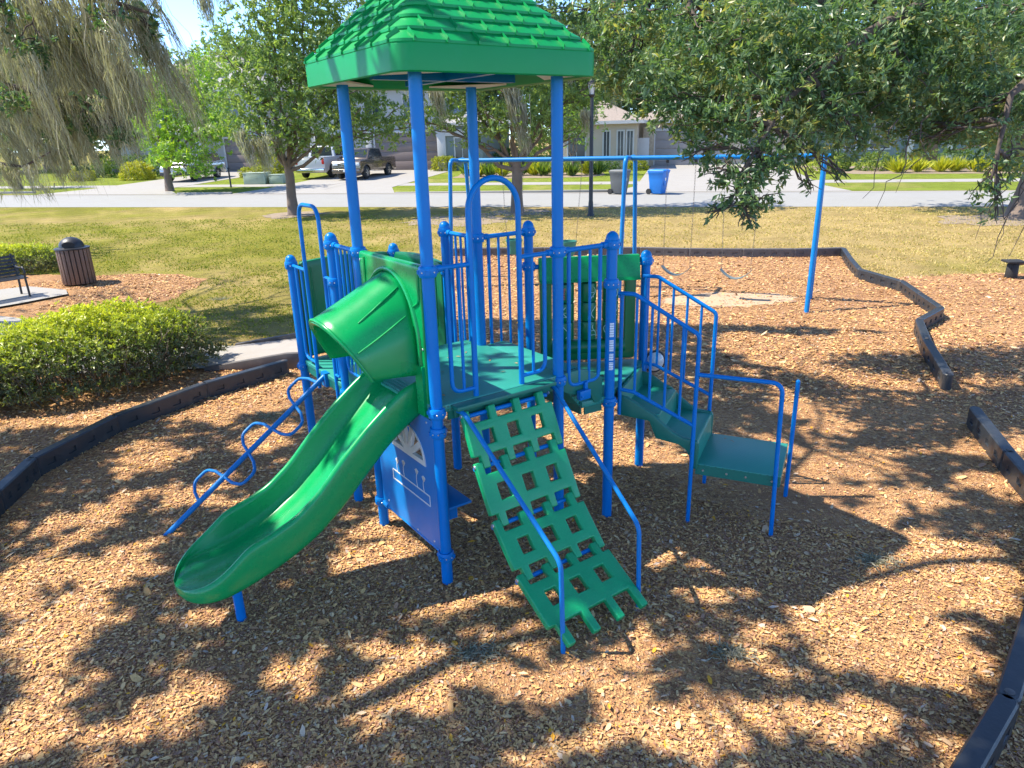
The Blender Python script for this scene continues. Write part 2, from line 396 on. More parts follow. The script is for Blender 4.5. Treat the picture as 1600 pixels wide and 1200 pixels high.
def unit(a): return a/np.maximum(np.linalg.norm(a, axis=-1, keepdims=True), 1e-9)
def leaf_verts(P, D, Nn, L, W):
    """folded leaves: two triangles each -> (2N*3,3)"""
    S = unit(np.cross(D, Nn)); Nn = np.cross(S, D)
    tip = P + D*L[:, None]; mid = P + D*(L*.45)[:, None]
    a = mid + S*(W*.5)[:, None] + Nn*(W*.16)[:, None]; b = mid - S*(W*.5)[:, None] + Nn*(W*.16)[:, None]
    return np.stack([P, a, tip, P, tip, b], 1).reshape(-1, 3)
def rosettes(C, k, L, spread=.9, axis=None, tint=None, wr=.34, jit=.25, rg=rng):
    """k leaves radiating from each centre"""
    n = len(C); ax = unit(rg.normal(size=(n, 3)) + np.array([0, 0, .35]) if axis is None else axis)
    A = np.repeat(ax, k, 0); P = np.repeat(C, k, 0)
    D = unit(A*.5 + spread*unit(rg.normal(size=(n*k, 3)))); D[:, 2] -= .12; D = unit(D)
    Nn = unit(A + .5*rg.normal(size=(n*k, 3)))
    LL = L*(1+jit*rg.normal(size=n*k)).clip(.5, 1.6)
    P = P + rg.normal(size=P.shape)*L*.18
    V = leaf_verts(P, D, Nn, LL, LL*wr*(1+.2*rg.normal(size=n*k)))
    t = np.repeat(np.clip((np.repeat(tint, k) if tint is not None else .45) + .18*rg.normal(size=n*k), 0, 1), 2)
    return V, t
def blob_points(blobs, dens, rg=rng, shell=.5):
    out = []
    for (x, y, z, rx, ry, rz_) in blobs:
        n = max(3, int(dens*rx*ry*rz_*4.19)); d = unit(rg.normal(size=(n, 3)))
        rad = rg.uniform(0, 1, n)**shell
        lump = 1 + .22*np.sin(d[:, 0]*5+x)*np.cos(d[:, 1]*6+y) + .12*np.sin(d[:, 2]*9+z)
        out.append(np.array([x, y, z]) + d*(rad*lump)[:, None]*np.array([rx, ry, rz_]))
    return np.concatenate(out)

# ================================================================== SETTING
def zg(y): return gz(min(y, 65))
def sheet(name, poly, mat, off, kind='structure', rag=0, step=.35):
    pts = [Vector((x, y)) for x, y in poly]
    if rag:
        out = []
        for i, a in enumerate(pts):
            b = pts[(i+1) % len(pts)]; n = max(1, int((b-a).length/step)); nn = Vector((-(b-a).y, (b-a).x)).normalized()
            for k in range(n): out.append(a.lerp(b, k/n) + nn*random.uniform(-rag, rag))
        pts = out
    bm = bmesh.new(); bm.faces.new([bm.verts.new((p.x, p.y, 0)) for p in pts])
    for yy in (15, 65):
        bmesh.ops.bisect_plane(bm, geom=bm.verts[:]+bm.edges[:]+bm.faces[:], plane_co=(0, yy, 0), plane_no=(0, 1, 0))
    bmesh.ops.triangulate(bm, faces=bm.faces[:])
    for v in bm.verts: v.co.z = zg(v.co.y)+off
    bmesh.ops.recalc_face_normals(bm, faces=bm.faces)
    if sum(f.normal.z for f in bm.faces) < 0: bmesh.ops.reverse_faces(bm, faces=bm.faces)
    me = bpy.data.meshes.new(name); bm.to_mesh(me); bm.free()
    return tag(link(name, me, mat), kind=kind)
SA = R(-12.3); SAV = Vector((math.cos(SA), math.sin(SA))); SBV = Vector((-SAV.y, SAV.x)); SO = Vector((5.15, 28.2))
def st(s, w): p = SO + SAV*s + SBV*w; return (p.x, p.y)
def st3(s, w, z=0): x, y = st(s, w); return Vector((x, y, zg(y)+z))

sheet('ground', [(-500, -60), (500, -60), (500, 600), (-500, 600)], 'lawn', 0)
MULCH = [(-30, -12), (30, -12), (30, 14.4), (13, 15.4), (10.2, 15.5), (7.75, 15.3), (8.2, 16.6), (8.5, 17.95), (6, 18.15), (3.5, 18.75), (-1.6, 19.4),
         (-2.4, 16), (-3.2, 12.2), (-3.45, 11.25), (-4.4, 11.1), (-5.6, 11.3), (-7.4, 12.3), (-8.5, 13.6), (-10, 14.2), (-30, 14.2)]
sheet('mulch_bed', MULCH, 'mulch', .004, rag=.07)
BED = [(-11.9, 14.4), (-9.2, 13.7), (-8.1, 13.9), (-7.3, 15.2), (-7.3, 17.2), (-8.6, 18.0), (-10.5, 17.9), (-14, 18.8), (-16, 17)]
sheet('bench_bed', [(-11.9, 14.4), (-9.2, 13.7), (-8.1, 13.9), (-7.3, 15.2), (-7.3, 17.2), (-8.6, 18.0), (-10.5, 17.9), (-14, 18.8), (-16, 17)], 'mulch', .006, rag=.12)
sheet('path', [(-4.35, 10.0), (-4.35, 11.15), (-6.2, 11.5), (-7.6, 12.3), (-8.6, 13.2), (-10.2, 13.9), (-12.5, 14.1), (-14, 9), (-8.6, 9.2), (-7.2, 9.9)], 'path_concrete', .03)
sheet('bench_pad', [(-10.2, 16.2), (-9.9, 15.75), (-11.0, 14.3), (-13.2, 13.2), (-14.2, 15.0), (-11.4, 16.7)], 'path_concrete', .05)

sheet('road', [st(-70, .55), st(70, .55), st(70, 5.95), st(-70, 5.95)], 'asphalt', .006)
sheet('verge', [st(-80, 6.1), st(80, 6.1), st(80, 40), st(-80, 40)], 'verge', .008)
sheet('pavement', [st(-70, 9.9), st(70, 9.9), st(70, 11.4), st(-70, 11.4)], 'concrete', .014)
DW = [[(-33.6, 5.95), (-24.6, 5.95), (-27.4, 9), (-27.4, 23), (-32.7, 23), (-32.7, 9)],
      [(-21.4, 5.95), (-12.3, 5.95), (-13.6, 9.0), (-13.6, 21.6), (-20.9, 21.6), (-20.9, 9)],
      [(-1.7, 5.95), (9.0, 5.95), (8.3, 8.7), (8.3, 23.3), (-.1, 23.3), (-.5, 8.7)]]
for d in DW: sheet('driveway', [st(*q) for q in d], 'concrete', .022)
kb = MB()
for a, b in ((-70, -33.6), (-24.6, -21.4), (-12.3, -1.7), (9.0, 70)):
    c = st3((a+b)/2, 6.02, .045); kb.box(c, (b-a, .16, .11), SA)
kb2 = MB(); 
tag(kb.build('kerb', 'concrete', bev=.02), kind='structure')
sheet('gutter', [st(-70, 5.55), st(70, 5.55), st(70, 5.93), st(-70, 5.93)], 'concrete', .012)
jb = MB()
for k in range(-22, 24):
    if any(min(q[0] for q in d) < k*2.4 < max(q[0] for q in d) for d in DW): continue
    jb.box(st3(k*2.4, 10.65, .0135), (.02, 1.45, .006), SA)
tag(jb.build('pavement_joints', 'planting_bed'), kind='structure')
for sv, wv in ((3.9, 15), (-17.2, 14)):
    q = MB(); q.box(st3(sv, wv, .022), (.03, 12, .006), SA); tag(q.build('driveway_joint', 'planting_bed'), kind='structure')
sheet('planting_bed', [st(-11.8, 14.6), st(-8, 14.0), st(-3.5, 14.4), st(-2.6, 15.6), st(-3, 17.6), st(-8, 17.8), st(-12.2, 19)], 'planting_bed', .016, rag=.08)
sheet('planting_bed', [st(9.2, 17.5), st(11, 14.8), st(20, 14.2), st(27, 15), st(27, 19), st(18, 19), st(9.2, 21.5)], 'planting_bed', .016, rag=.1)
for (x, y) in ((-8.57, 29.16), (.38, 27.87)):
    sheet('tree_ring', [(x+math.cos(a)*1.25*random.uniform(.7, 1.25), y+math.sin(a)*.9*random.uniform(.7, 1.25)) for a in np.linspace(0, 2*PI, 22, endpoint=False)], 'planting_bed', .01, rag=.16, step=.2)
sheet('tree_ring', [(16.3+math.cos(a)*2.6, 22.9+math.sin(a)*1.4) for a in np.linspace(0, 2*PI, 24, endpoint=False)], 'planting_bed', .01, rag=.3, step=.3)
sheet('worn_soil', [(-1.6+math.cos(a)*2.1*random.uniform(.8, 1.1), 26.2+math.sin(a)*1.2) for a in np.linspace(0, 2*PI, 24, endpoint=False)], 'planting_bed', .006, rag=.35, step=.3)

M['pale_soil'] = road_mat('scuffed_soil', (.38, .25, .145), (.50, .355, .225), 5)
sheet('worn_soil', [(4.3+math.cos(a)*1.35*random.uniform(.85, 1.12), 13.7+math.sin(a)*.62*random.uniform(.8, 1.1)) for a in np.linspace(0, 2*PI, 26, endpoint=False)], 'pale_soil', .010, rag=.12, step=.15)
# loose bark chips lying on the mulch, near part of the bed
def bark_chips():
    n = 460000; rg = np.random.default_rng(3)
    # sample by image-like density: more chips close to the camera
    yy = 1.9*np.exp(rg.uniform(0, 1, n)*math.log(12.5/1.9))*(1-.12*rg.uniform(0, 1, n)**3); xx = rg.uniform(-.86, .86, n)*(yy+.6)
    ok = (xx > -6.5) & (xx < 7.5)
    xx, yy = xx[ok], yy[ok]; n = len(xx)
    ins = np.zeros(n, bool); j = len(MULCH)-1                # keep to the mulch bed, off the path and the ramp
    for i in range(len(MULCH)):
        (xi, yi), (xj, yj) = MULCH[i], MULCH[j]; ins ^= ((yi > yy) != (yj > yy)) & (xx < (xj-xi)*(yy-yi)/((yj-yi) if yj != yi else 1e-9)+xi); j = i
    ins &= ~((xx < -4.0) & (yy > 10.0+np.clip(-5-xx, 0, 1)*-.3))
    xx, yy = xx[ins], yy[ins]; n = len(xx)
    # thin out the worn soil patches
    f = np.sin(xx*1.3+1.7)*np.cos(yy*1.1-.6) + .6*np.sin(xx*2.9-yy*1.7)
    worn = (np.hypot((xx-3.5)/2.2, (yy-6.5)/1.5) < 1) | (np.hypot((xx-.6)/.9, (yy-3.5)/.35) < 1)
    ok = rg.uniform(0, 1, n) < np.where(worn, .18, np.where(f > .9, .45, 1)); xx, yy = xx[ok], yy[ok]; n = len(xx)
    s = np.exp(rg.normal(0, .42, n)); L = .0068*s*(1+.08*yy); W = L*rg.uniform(.26, .60, n)
    a = rg.uniform(0, 2*PI, n); tilt = rg.normal(0, .21, (n, 2))
    d = np.stack([np.cos(a), np.sin(a), tilt[:, 0]], 1); sd_ = np.stack([-np.sin(a), np.cos(a), tilt[:, 1]], 1)
    c = np.stack([xx, yy, .006 + rg.uniform(0, .010, n) + np.abs(tilt).sum(1)*L*.4], 1)
    k = [(-1, -.35), (-.35, -1), (.75, -.8), (1, .25), (.3, 1), (-.7, .75)]
    V = np.stack([c + d*(L*p*(1+.15*rg.normal(size=n)))[:, None] + sd_*(W*q)[:, None] for p, q in k], 1).reshape(-1, 3)
    big = np.clip((s-1.3)*.1, 0, .2)
    t = np.clip(rg.beta(2.3, 2.5, n) + big, 0, .95); t[rg.uniform(0, 1, n) < .012] = 1.0
    tag(quads_mesh('bark_chips', V, 6, t, 'chips'), kind='stuff')
bark_chips()
def leaf_litter():
    n = 650; rg = np.random.default_rng(5); yy = 2.2*np.exp(rg.uniform(0, 1, n)*math.log(12/2.2)); xx = rg.uniform(-.8, .8, n)*(yy+.5)
    P = np.stack([xx, yy, np.full(n, .03)], 1); a = rg.uniform(0, 2*PI, n)
    D = np.stack([np.cos(a), np.sin(a), .15*rg.normal(size=n)], 1); Nn = unit(np.stack([.3*rg.normal(size=n), .3*rg.normal(size=n), np.ones(n)], 1))
    V = leaf_verts(P, D, Nn, rg.uniform(.04, .085, n), rg.uniform(.014, .028, n)); t = np.repeat(rg.uniform(.55, 1, n), 2)
    tag(quads_mesh('leaf_litter', V, 3, t, 'chips'), kind='stuff')
leaf_litter()
def deck_litter():
    rg = np.random.default_rng(15); L_ = []
    for (x0, x1, y0, y1, z, n) in ((.1, 1.0, .1, 1.0, 1.418, 11), (1.4, 1.9, .2, .9, 1.118, 7), (.1, 1.0, 1.4, 2.5, 1.118, 10), (2.45, 2.75, -.75, -.25, .54, 3)):
        L_.append(np.stack([rg.uniform(x0, x1, n), rg.uniform(y0, y1, n), np.full(n, z)], 1))
    P = np.concatenate(L_); n = len(P); c, s_ = math.cos(R(35.02)), math.sin(R(35.02)); P = np.stack([-.5211+P[:, 0]*c-P[:, 1]*s_, 4.5234+P[:, 0]*s_+P[:, 1]*c, P[:, 2]+.004], 1)
    a = rg.uniform(0, 2*PI, n); D = np.stack([np.cos(a), np.sin(a), 0*a], 1); Nn = unit(np.stack([.2*rg.normal(size=n), .2*rg.normal(size=n), np.ones(n)], 1))
    tag(quads_mesh('fallen_leaves', leaf_verts(P, D, Nn, rg.uniform(.03, .06, n), rg.uniform(.010, .02, n)), 3, np.repeat(rg.uniform(.05, .5, n), 2), 'chips'), kind='stuff')
deck_litter()

# ================================================================== PLAY STRUCTURE
W = 1.07; ZD, ZL = 1.415, 1.115            # upper and lower deck heights
PLAY = thing('play_structure', 'blue and green playground tower with slide, climbing wall and shingled green roof', 'play structure', (-.5211, 4.5234, 0), R(35.02))
PA = dict(A=(0, 0), B=(W, 0), C=(W, W), D=(0, W), H=(1.5*W, 0), J=(1.5*W, W), I=(2.366*W, .5*W), E=(0, 1.5*W), K=(W, 1.5*W), F=(0, 2.5*W), G=(W, 2.5*W))
PR = .0415
def collar_mesh(r=PR):
    b = MB(); b.lathe([(r, -.036), (r+.012, -.036), (r+.017, -.028), (r+.019, -.012), (r+.019, .012), (r+.017, .028), (r+.012, .036), (r, .036)], n=24)
    for a in (.6, 2.2, 3.9, 5.3):
        c = Vector((math.cos(a), math.sin(a), 0))*(r+.012); b.box(c, (.03, .022, .026), a)
    return b.mesh('collar', 45)
CM = collar_mesh()
def bolt_mesh():
    b = MB(); 
    for a in (-2.05, -1.3, -2.7): b.lathe([(.006, .0), (.0045, .003)], Vector((math.cos(a), math.sin(a), 0))*(PR+.0195), 8, rot=Vector((math.cos(a), math.sin(a), 0)).to_track_quat('Z', 'Y').to_matrix())
    return b.mesh('bolt')
BM = bolt_mesh()
def post(k, ztop, collars, cap):
    x, y = PA[k]; b = MB()
    b.lathe([(PR, -.06), (PR, ztop)], n=24)
    o = b.build('tall_post' if not cap else 'capped_post', 'blue', PLAY); o.location = (x, y, 0)
    for i, z in enumerate(collars):
        c = link('collar', CM, 'blue' if not CM.materials else None, o); c.location = (0, 0, z); c.rotation_euler = (0, 0, random.uniform(0, 6))
        c2 = link('bolts', BM, 'chrome' if not BM.materials else None, o); c2.location = (0, 0, z)
    if cap:
        q = MB(); q.lathe([(PR+.012, -.045), (PR+.014, -.04), (PR+.009, -.03), (PR+.009, .012), (PR+.0085, .03), (PR+.004, .05), (PR-.006, .066), (PR-.02, .077), (.008, .082), (.001, .0825)], n=24)
        c = q.build('cap', 'blue', o, 50); c.location = (0, 0, ztop)
post('A', 3.52, (2.335, 1.363, 1.22, .235), False)
post('B', 3.52, (2.345, 1.363), False); post('C', 3.52, (2.345, 1.363), False); post('D', 3.52, (2.345, 1.363, 1.22, .24), False)
post('H', 2.36, (2.345, 2.04, 1.063), True); post('J', 2.36, (2.345, 2.04, 1.063), True)
post('I', 2.06, (2.045, 1.063), True); post('E', 2.36, (2.345, 2.04, 1.063), True); post('K', 2.36, (2.345, 2.0, 1.063), True)
post('F', 2.06, (2.045, 1.05), True); post('G', 2.06, (2.045, 1.05), True)

# decks
def deck(name, poly, z, th=.055, inset=.0):
    b = MB(); b.plate(poly, [], lambda x, y, d: (x, y, z-th+d), th); o = b.build(name, 'deck', PLAY, bev=.01)
    q = MB(); n = len(poly)                                   # folded skirt under the edge
    for i in range(n):
        a = Vector((*poly[i], 0)); c = Vector((*poly[(i+1) % n], 0)); d = (c-a); ln = d.length; d.normalize()
        cen = sum((Vector((*p, 0)) for p in poly), Vector())/n; nn = Vector((-d.y, d.x, 0)); nn = nn if nn.dot(cen-a) > 0 else -nn
        m = (a+c)/2 + nn*.012; q.box((m.x, m.y, z-th-.03), (ln-.06, .014, .06), math.atan2(d.y, d.x))
    q.build('skirt', 'deck_edge', o); return o
e = .045
deck('deck', [(e, -.03), (W-e, -.03), (W+.03, e), (W+.03, W-e), (W-e, W+.03), (e, W+.03), (-.03, W-e), (-.03, e)], ZD)
deck('deck', [(1.33, .02), (1.5*W-e, .0), (1.5*W+.03, .03), (2.366*W-.04, .5*W-.05), (2.366*W-.04, .5*W+.05), (1.5*W+.03, W-.02), (1.5*W-e, W), (1.33, W-.02)], ZL)
deck('deck', [(.0, 1.33), (W, 1.33), (W, 2.5*W-e), (W-e, 2.5*W), (e, 2.5*W), (0, 2.5*W-e)], ZL)
def transition(flip):
    """moulded step between the upper deck and a lower deck"""
    fx = (lambda u, v, z: (u, v, z)) if not flip else (lambda u, v, z: (v, u, z))
    b = MB(); v0, v1 = .05, W-.05
    prof = [(1.105, ZD-.006), (1.31, ZD-.006), (1.325, ZD-.02), (1.335, ZL+.004), (1.335, ZL-.05), (1.105, ZD-.09)]
    b.plate(prof, [], lambda u, z, d: fx(u, v0+d, z), v1-v0); o = b.build('step_transition', 'deck', PLAY, bev=.008)
    side = [(1.112, ZD-.012), (1.30, ZD-.008), (1.36, ZD-.03), (1.45, 1.34), (1.52, 1.30), (1.528, 1.20), (1.52, 1.115), (1.49, 1.085), (1.45, 1.09), (1.425, 1.12), (1.40, 1.17), (1.36, 1.19), (1.25, 1.20), (1.18, 1.225), (1.13, 1.25), (1.112, 1.27)]
    for v in (-.005, W-.04):
        q = MB(); q.plate(side, [], lambda u, z, d: fx(u, v+d, z), .045); q.build('side_panel', 'deck_edge', o, bev=.01)
transition(False); transition(True)

# barrier rails with vertical bars
def V3(k, z): return Vector((*PA[k], z))
def on(P, Q, s, z):
    a, b = (Vector((*PA[k], 0)) if isinstance(k, str) else Vector((*k, 0)) for k in (P, Q)); d = (b-a).normalized(); p = a+d*s; return Vector((p.x, p.y, z))
def length(P, Q): return (Vector(PA[Q])-Vector(PA[P])).length
def barrier(P, Q, zt, zb, bars, first, last, mat='blue'):
    ln = length(P, Q); b = MB(); r = .0155; rb = .0115
    b.tube([on(P, Q, PR, zt), on(P, Q, ln-PR, zt)], .019, 12)
    b.tube(fillet([on(P, Q, first, zt), on(P, Q, first, zb), on(P, Q, last, zb), on(P, Q, last, zt)], .075, 6), r, 10)
    for i in range(bars):
        s = first+(last-first)*(i+1)/(bars+1); b.tube([on(P, Q, s, zb), on(P, Q, s, zt)], rb, 8)
    for s in (PR+.012, ln-PR-.012): b.tube([on(P, Q, s, zt), on(P, Q, s+(.05 if s < ln/2 else -.05), zt)], .026, 12)
    return b.build('guard_rail', mat, PLAY)
barrier('B', 'H', 2.345, 1.29, 2, .105, .415)
barrier('C', 'J', 2.345, 1.29, 2, .11, .42)
barrier('E', 'D', 2.345, 1.29, 3, .10, .44)
barrier('C', 'K', 2.345, 1.29, 3, .10, .44)
bk = MB(); bk.box((1.30, -.035, 1.205), (.11, .045, .075)); bk.box((1.33, -.02, 1.26), (.03, .03, .08)); bk.tube([(1.26, -.07, 1.2), (1.26, -.05, 1.2)], .012, 8)
bk.build('rail_bracket', 'blue', PLAY, bev=.01)

# entry arch on the climber side, with its two side rails
def entry_arch(P, Q, s0, s1, zbase, ztop, zt, zb, ln, edge0, edge1, mat='blue'):
    b = MB(); w = (s1-s0)
    pts = [on(P, Q, s0, zbase)] + [on(P, Q, (s0+s1)/2 - w/2*math.cos(t), ztop-w/2+w/2*math.sin(t)) for t in np.linspace(0, PI, 16)] + [on(P, Q, s1, zbase)]
    b.tube(pts, .020, 12); 
    b.tube([on(P, Q, PR, zt), on(P, Q, s0, zt)], .0165, 10); b.tube([on(P, Q, s1, zt), on(P, Q, ln-PR, zt)], .0165, 10)
    b.tube(fillet([on(P, Q, edge0, zt), on(P, Q, edge0, zb), on(P, Q, s0, zb)], .08, 6), .0155, 10)
    b.tube(fillet([on(P, Q, s1, zb), on(P, Q, edge1, zb), on(P, Q, edge1, zt)], .08, 6), .0155, 10)
    for s in ((edge0+s0)/2, (edge1+s1)/2): b.tube([on(P, Q, s, zb), on(P, Q, s, zt)], .0115, 8)
    for s in (PR+.012, ln-PR-.012): b.tube([on(P, Q, s, zt), on(P, Q, s+(.045 if s < ln/2 else -.045), zt)], .024, 12)
    return b.build('arch_rail', mat, PLAY)
entry_arch('A', 'B', .325, .725, 1.40, 2.885, 2.345, 1.475, W, .135, .945)
# narrow hoop rail where the loop pole meets the lower deck
b = MB(); P, Q = 'F', 'E'
for (sa, sb) in ((.385, .845),):
    b.tube(fillet([on(P, Q, sa, .92), on(P, Q, sa, 2.63), on(P, Q, sb, 2.63), on(P, Q, sb, .92)], .14, 8), .018, 12)
b.tube([on(P, Q, PR, 2.045), on(P, Q, .385, 2.045)], .0165, 10); b.tube([on(P, Q, .845, 2.045), on(P, Q, W-PR, 2.045)], .0165, 10)
b.tube(fillet([on(P, Q, .12, 2.045), on(P, Q, .12, 1.17), on(P, Q, .385, 1.17)], .08, 6), .015, 10); b.tube(fillet([on(P, Q, .845, 1.17), on(P, Q, .97, 1.17), on(P, Q, .97, 2.045)], .08, 6), .015, 10)
for s in (.25, .91): b.tube([on(P, Q, s, 1.17), on(P, Q, s, 2.045)], .0115, 8)
b.build('arch_rail', 'blue', PLAY)

# ---------------------------------------------------------------- roof
def rsq(h, r, z, n=5, cx=W/2, cy=W/2):
    out = []
    for q, (sx, sy) in enumerate(((1, -1), (1, 1), (-1, 1), (-1, -1))):
        a0 = -PI/2 + q*PI/2
        for k in range(n+1):
            a = a0 + PI/2*k/n; out.append((cx+sx*(h-r)+r*math.cos(a), cy+sy*(h-r)+r*math.sin(a), z))
    return out
HO = W/2+.207; ROWS = 10; z0, z1 = 3.645, 4.38
def roof():
    b = MB(); rings = [rsq(.05, .02, 4.28), rsq(HO-.16, .08, 3.58), rsq(HO-.05, .1, 3.50), rsq(HO-.012, .11, 3.492), rsq(HO, .115, 3.500), rsq(HO+.001, .115, z0-.01)]
    for i in range(ROWS):
        f = i/ROWS; g = (i+1)/ROWS; ho = HO*(1-f*.96); hi = HO*(1-g*.96)+.010; rr = .115*(1-f)
        zb = z0+(z1-z0)*f; zt = z0+(z1-z0)*g; hi -= .012
        ov = .007 if i else .002; rings += [rsq(ho+ov-.003, max(.012, rr), zb-.002), rsq(ho+ov, max(.012, rr), zb+.001), rsq(ho+ov-.001, max(.012, rr), zb+.016), rsq(ho+ov-.004, max(.012, rr), zb+.019), rsq(hi+.004, max(.01, .115*(1-g)), zt-.003)]
    rings.append(rsq(.012, .01, z1))
    b.loft(rings); o = b.build('roof', 'roof_green', PLAY, 18)
    q = MB(); cx = cy = W/2
    for i in range(ROWS-1):
        f = i/ROWS; g = (i+1)/ROWS; ho = HO*(1-f*.96); hi = HO*(1-g*.96); zb = z0+(z1-z0)*f; zt = z0+(z1-z0)*g
        p = .212; off = (.5 if i % 2 else 0)*p
        for side in range(4):
            rot = Matrix.Rotation(side*PI/2, 3, 'Z'); k = -8
            while k < 9:
                u = k*p+off; k += 1
                if abs(u) > hi-.03: continue
                a = Vector((u, -ho-.003, zb+.0186)); c = Vector((u, -hi-.003, zt-.003)); w_ = .0038
                d = (c-a).normalized(); up = Vector((1, 0, 0)).cross(d)
                vs = [a+Vector((-w_, 0, 0)), a+Vector((w_, 0, 0)), c+Vector((w_*.8, 0, 0)), c+Vector((-w_*.8, 0, 0))]
                vs = [v-up*.016 for v in vs] + [vs[0]+up*.0168+Vector((.002, 0, 0)), vs[1]+up*.0168-Vector((.002, 0, 0)), vs[2]+up*.0165-Vector((.002, 0, 0)), vs[3]+up*.0165+Vector((.002, 0, 0))]
                vs = [rot@v+Vector((cx, cy, 0)) for v in vs]
                q.add(vs, [(0, 3, 2, 1), (4, 5, 6, 7), (0, 1, 5, 4), (1, 2, 6, 5), (2, 3, 7, 6), (3, 0, 4, 7)])
                q.box(rot@Vector((u, -ho-.0075, zb+.010))+Vector((cx, cy, 0)), (.015, .010, .016), side*PI/2)
    q.build('shingle_ribs', 'roof_green', o, 30)
    for k in 'ABCD':
        g = MB(); x, y = PA[k]; sx, sy = (1 if x > 0 else -1), (1 if y > 0 else -1)
        g.plate([(x-.30*sx*1.0, y+.13*sy), (x+.13*sx, y-.30*sy), (x+.155*sx, y+.155*sy)] if sx*sy < 0 else [(x+.13*sx, y-.30*sy), (x-.30*sx, y+.13*sy), (x+.155*sx, y+.155*sy)], [], lambda a, c, d: (a, c, 3.509+d), .012)
        g.build('corner_plate', 'white_paint', o)
    t = MB(); t.box((W/2, W/2, 3.535), (W+.05, .05, .06)); t.box((W/2, W/2, 3.536), (.05, W+.05, .058)); t.build('roof_brace', 'blue', o)
roof()

# ---------------------------------------------------------------- slide
def slide():
    yc = W/2; xs = np.linspace(.03, -1.725, 64)
    def cv(tab, x): 
        t = sorted(tab); X = [a for a, _ in t]; Z = [z for _, z in t]
        return float(np.mean([np.interp(x+d, X, Z) for d in np.linspace(-.05, .05, 9)]))
    rim = [(.1, 1.545), (0, 1.535), (-.12, 1.50), (-.24, 1.425), (-.43, 1.28), (-.62, 1.11), (-.8, .925), (-.98, .79), (-1.15, .725), (-1.30, .685), (-1.42, .59), (-1.52, .525), (-1.62, .475), (-1.72, .425), (-1.8, .41)]
    bed = [(.1, 1.405), (0, 1.40), (-.1, 1.36), (-.24, 1.235), (-.43, 1.055), (-.62, .865), (-.8, .71), (-.98, .60), (-1.15, .525), (-1.3, .475), (-1.5, .445), (-1.65, .43), (-1.72, .41), (-1.8, .39)]
    bot = [(.1, 1.29), (0, 1.28), (-.1, 1.22), (-.27, 1.105), (-.47, .915), (-.66, .73), (-.85, .59), (-1.02, .505), (-1.19, .44), (-1.34, .395), (-1.5, .365), (-1.65, .352), (-1.72, .36), (-1.8, .37)]
    rings = []
    for x in xs:
        t = np.clip((-x-1.42)/.305, 0, 1); h = .318*math.sqrt(max(.004, 1-(t*.985)**2.6)) if t > 0 else .318
        zr, zb, zo = cv(rim, x), cv(bed, x), cv(bot, x); zr = max(zr, zb+.006)
        wl = min(.052, h*.35); f = .055 if h > .1 else h*.3; ro = .022; k = min(1, (zr-zb)/.14)
        s = [(h-.05, zo), (h-.015, zo+.012), (h, zo+.05*min(1, (zr-zo)/.2)), (h+.002, zr-ro*1.4), (h-.006, zr-ro*.5), (h-wl*.35, zr), (h-wl*.65, zr), (h-wl+.006, zr-ro*.5), (h-wl, zr-ro*1.5*k), (h-wl-.010*k, zb+.05*k), (h-wl-.030*k, zb+.016*k), (h-wl-.06*k-.004, zb+.002), (h*.45, zb), (h*.28, zb+.004), (h*.24, zb-.0)]
        ring = [(x, yc+a, z) for a, z in s] + [(x, yc-a, z) for a, z in reversed(s)]
        rings.append(ring)
    b = MB(); b.loft(rings); o = b.build('slide', 'green', PLAY, 50)
    q = MB(); q.lathe([(.033, 0), (.033, .41)], (-1.37, .504, -.03), 18); q.build('support_leg', 'blue', o)
    t = MB(); t.box((-.005, .535, 1.412), (.16, .30, .02)); 
    for k in range(4): t.box((-.06+.035*k, .535, 1.424), (.012, .28, .006))
    t.build('step_plate', 'tread', o)
slide()

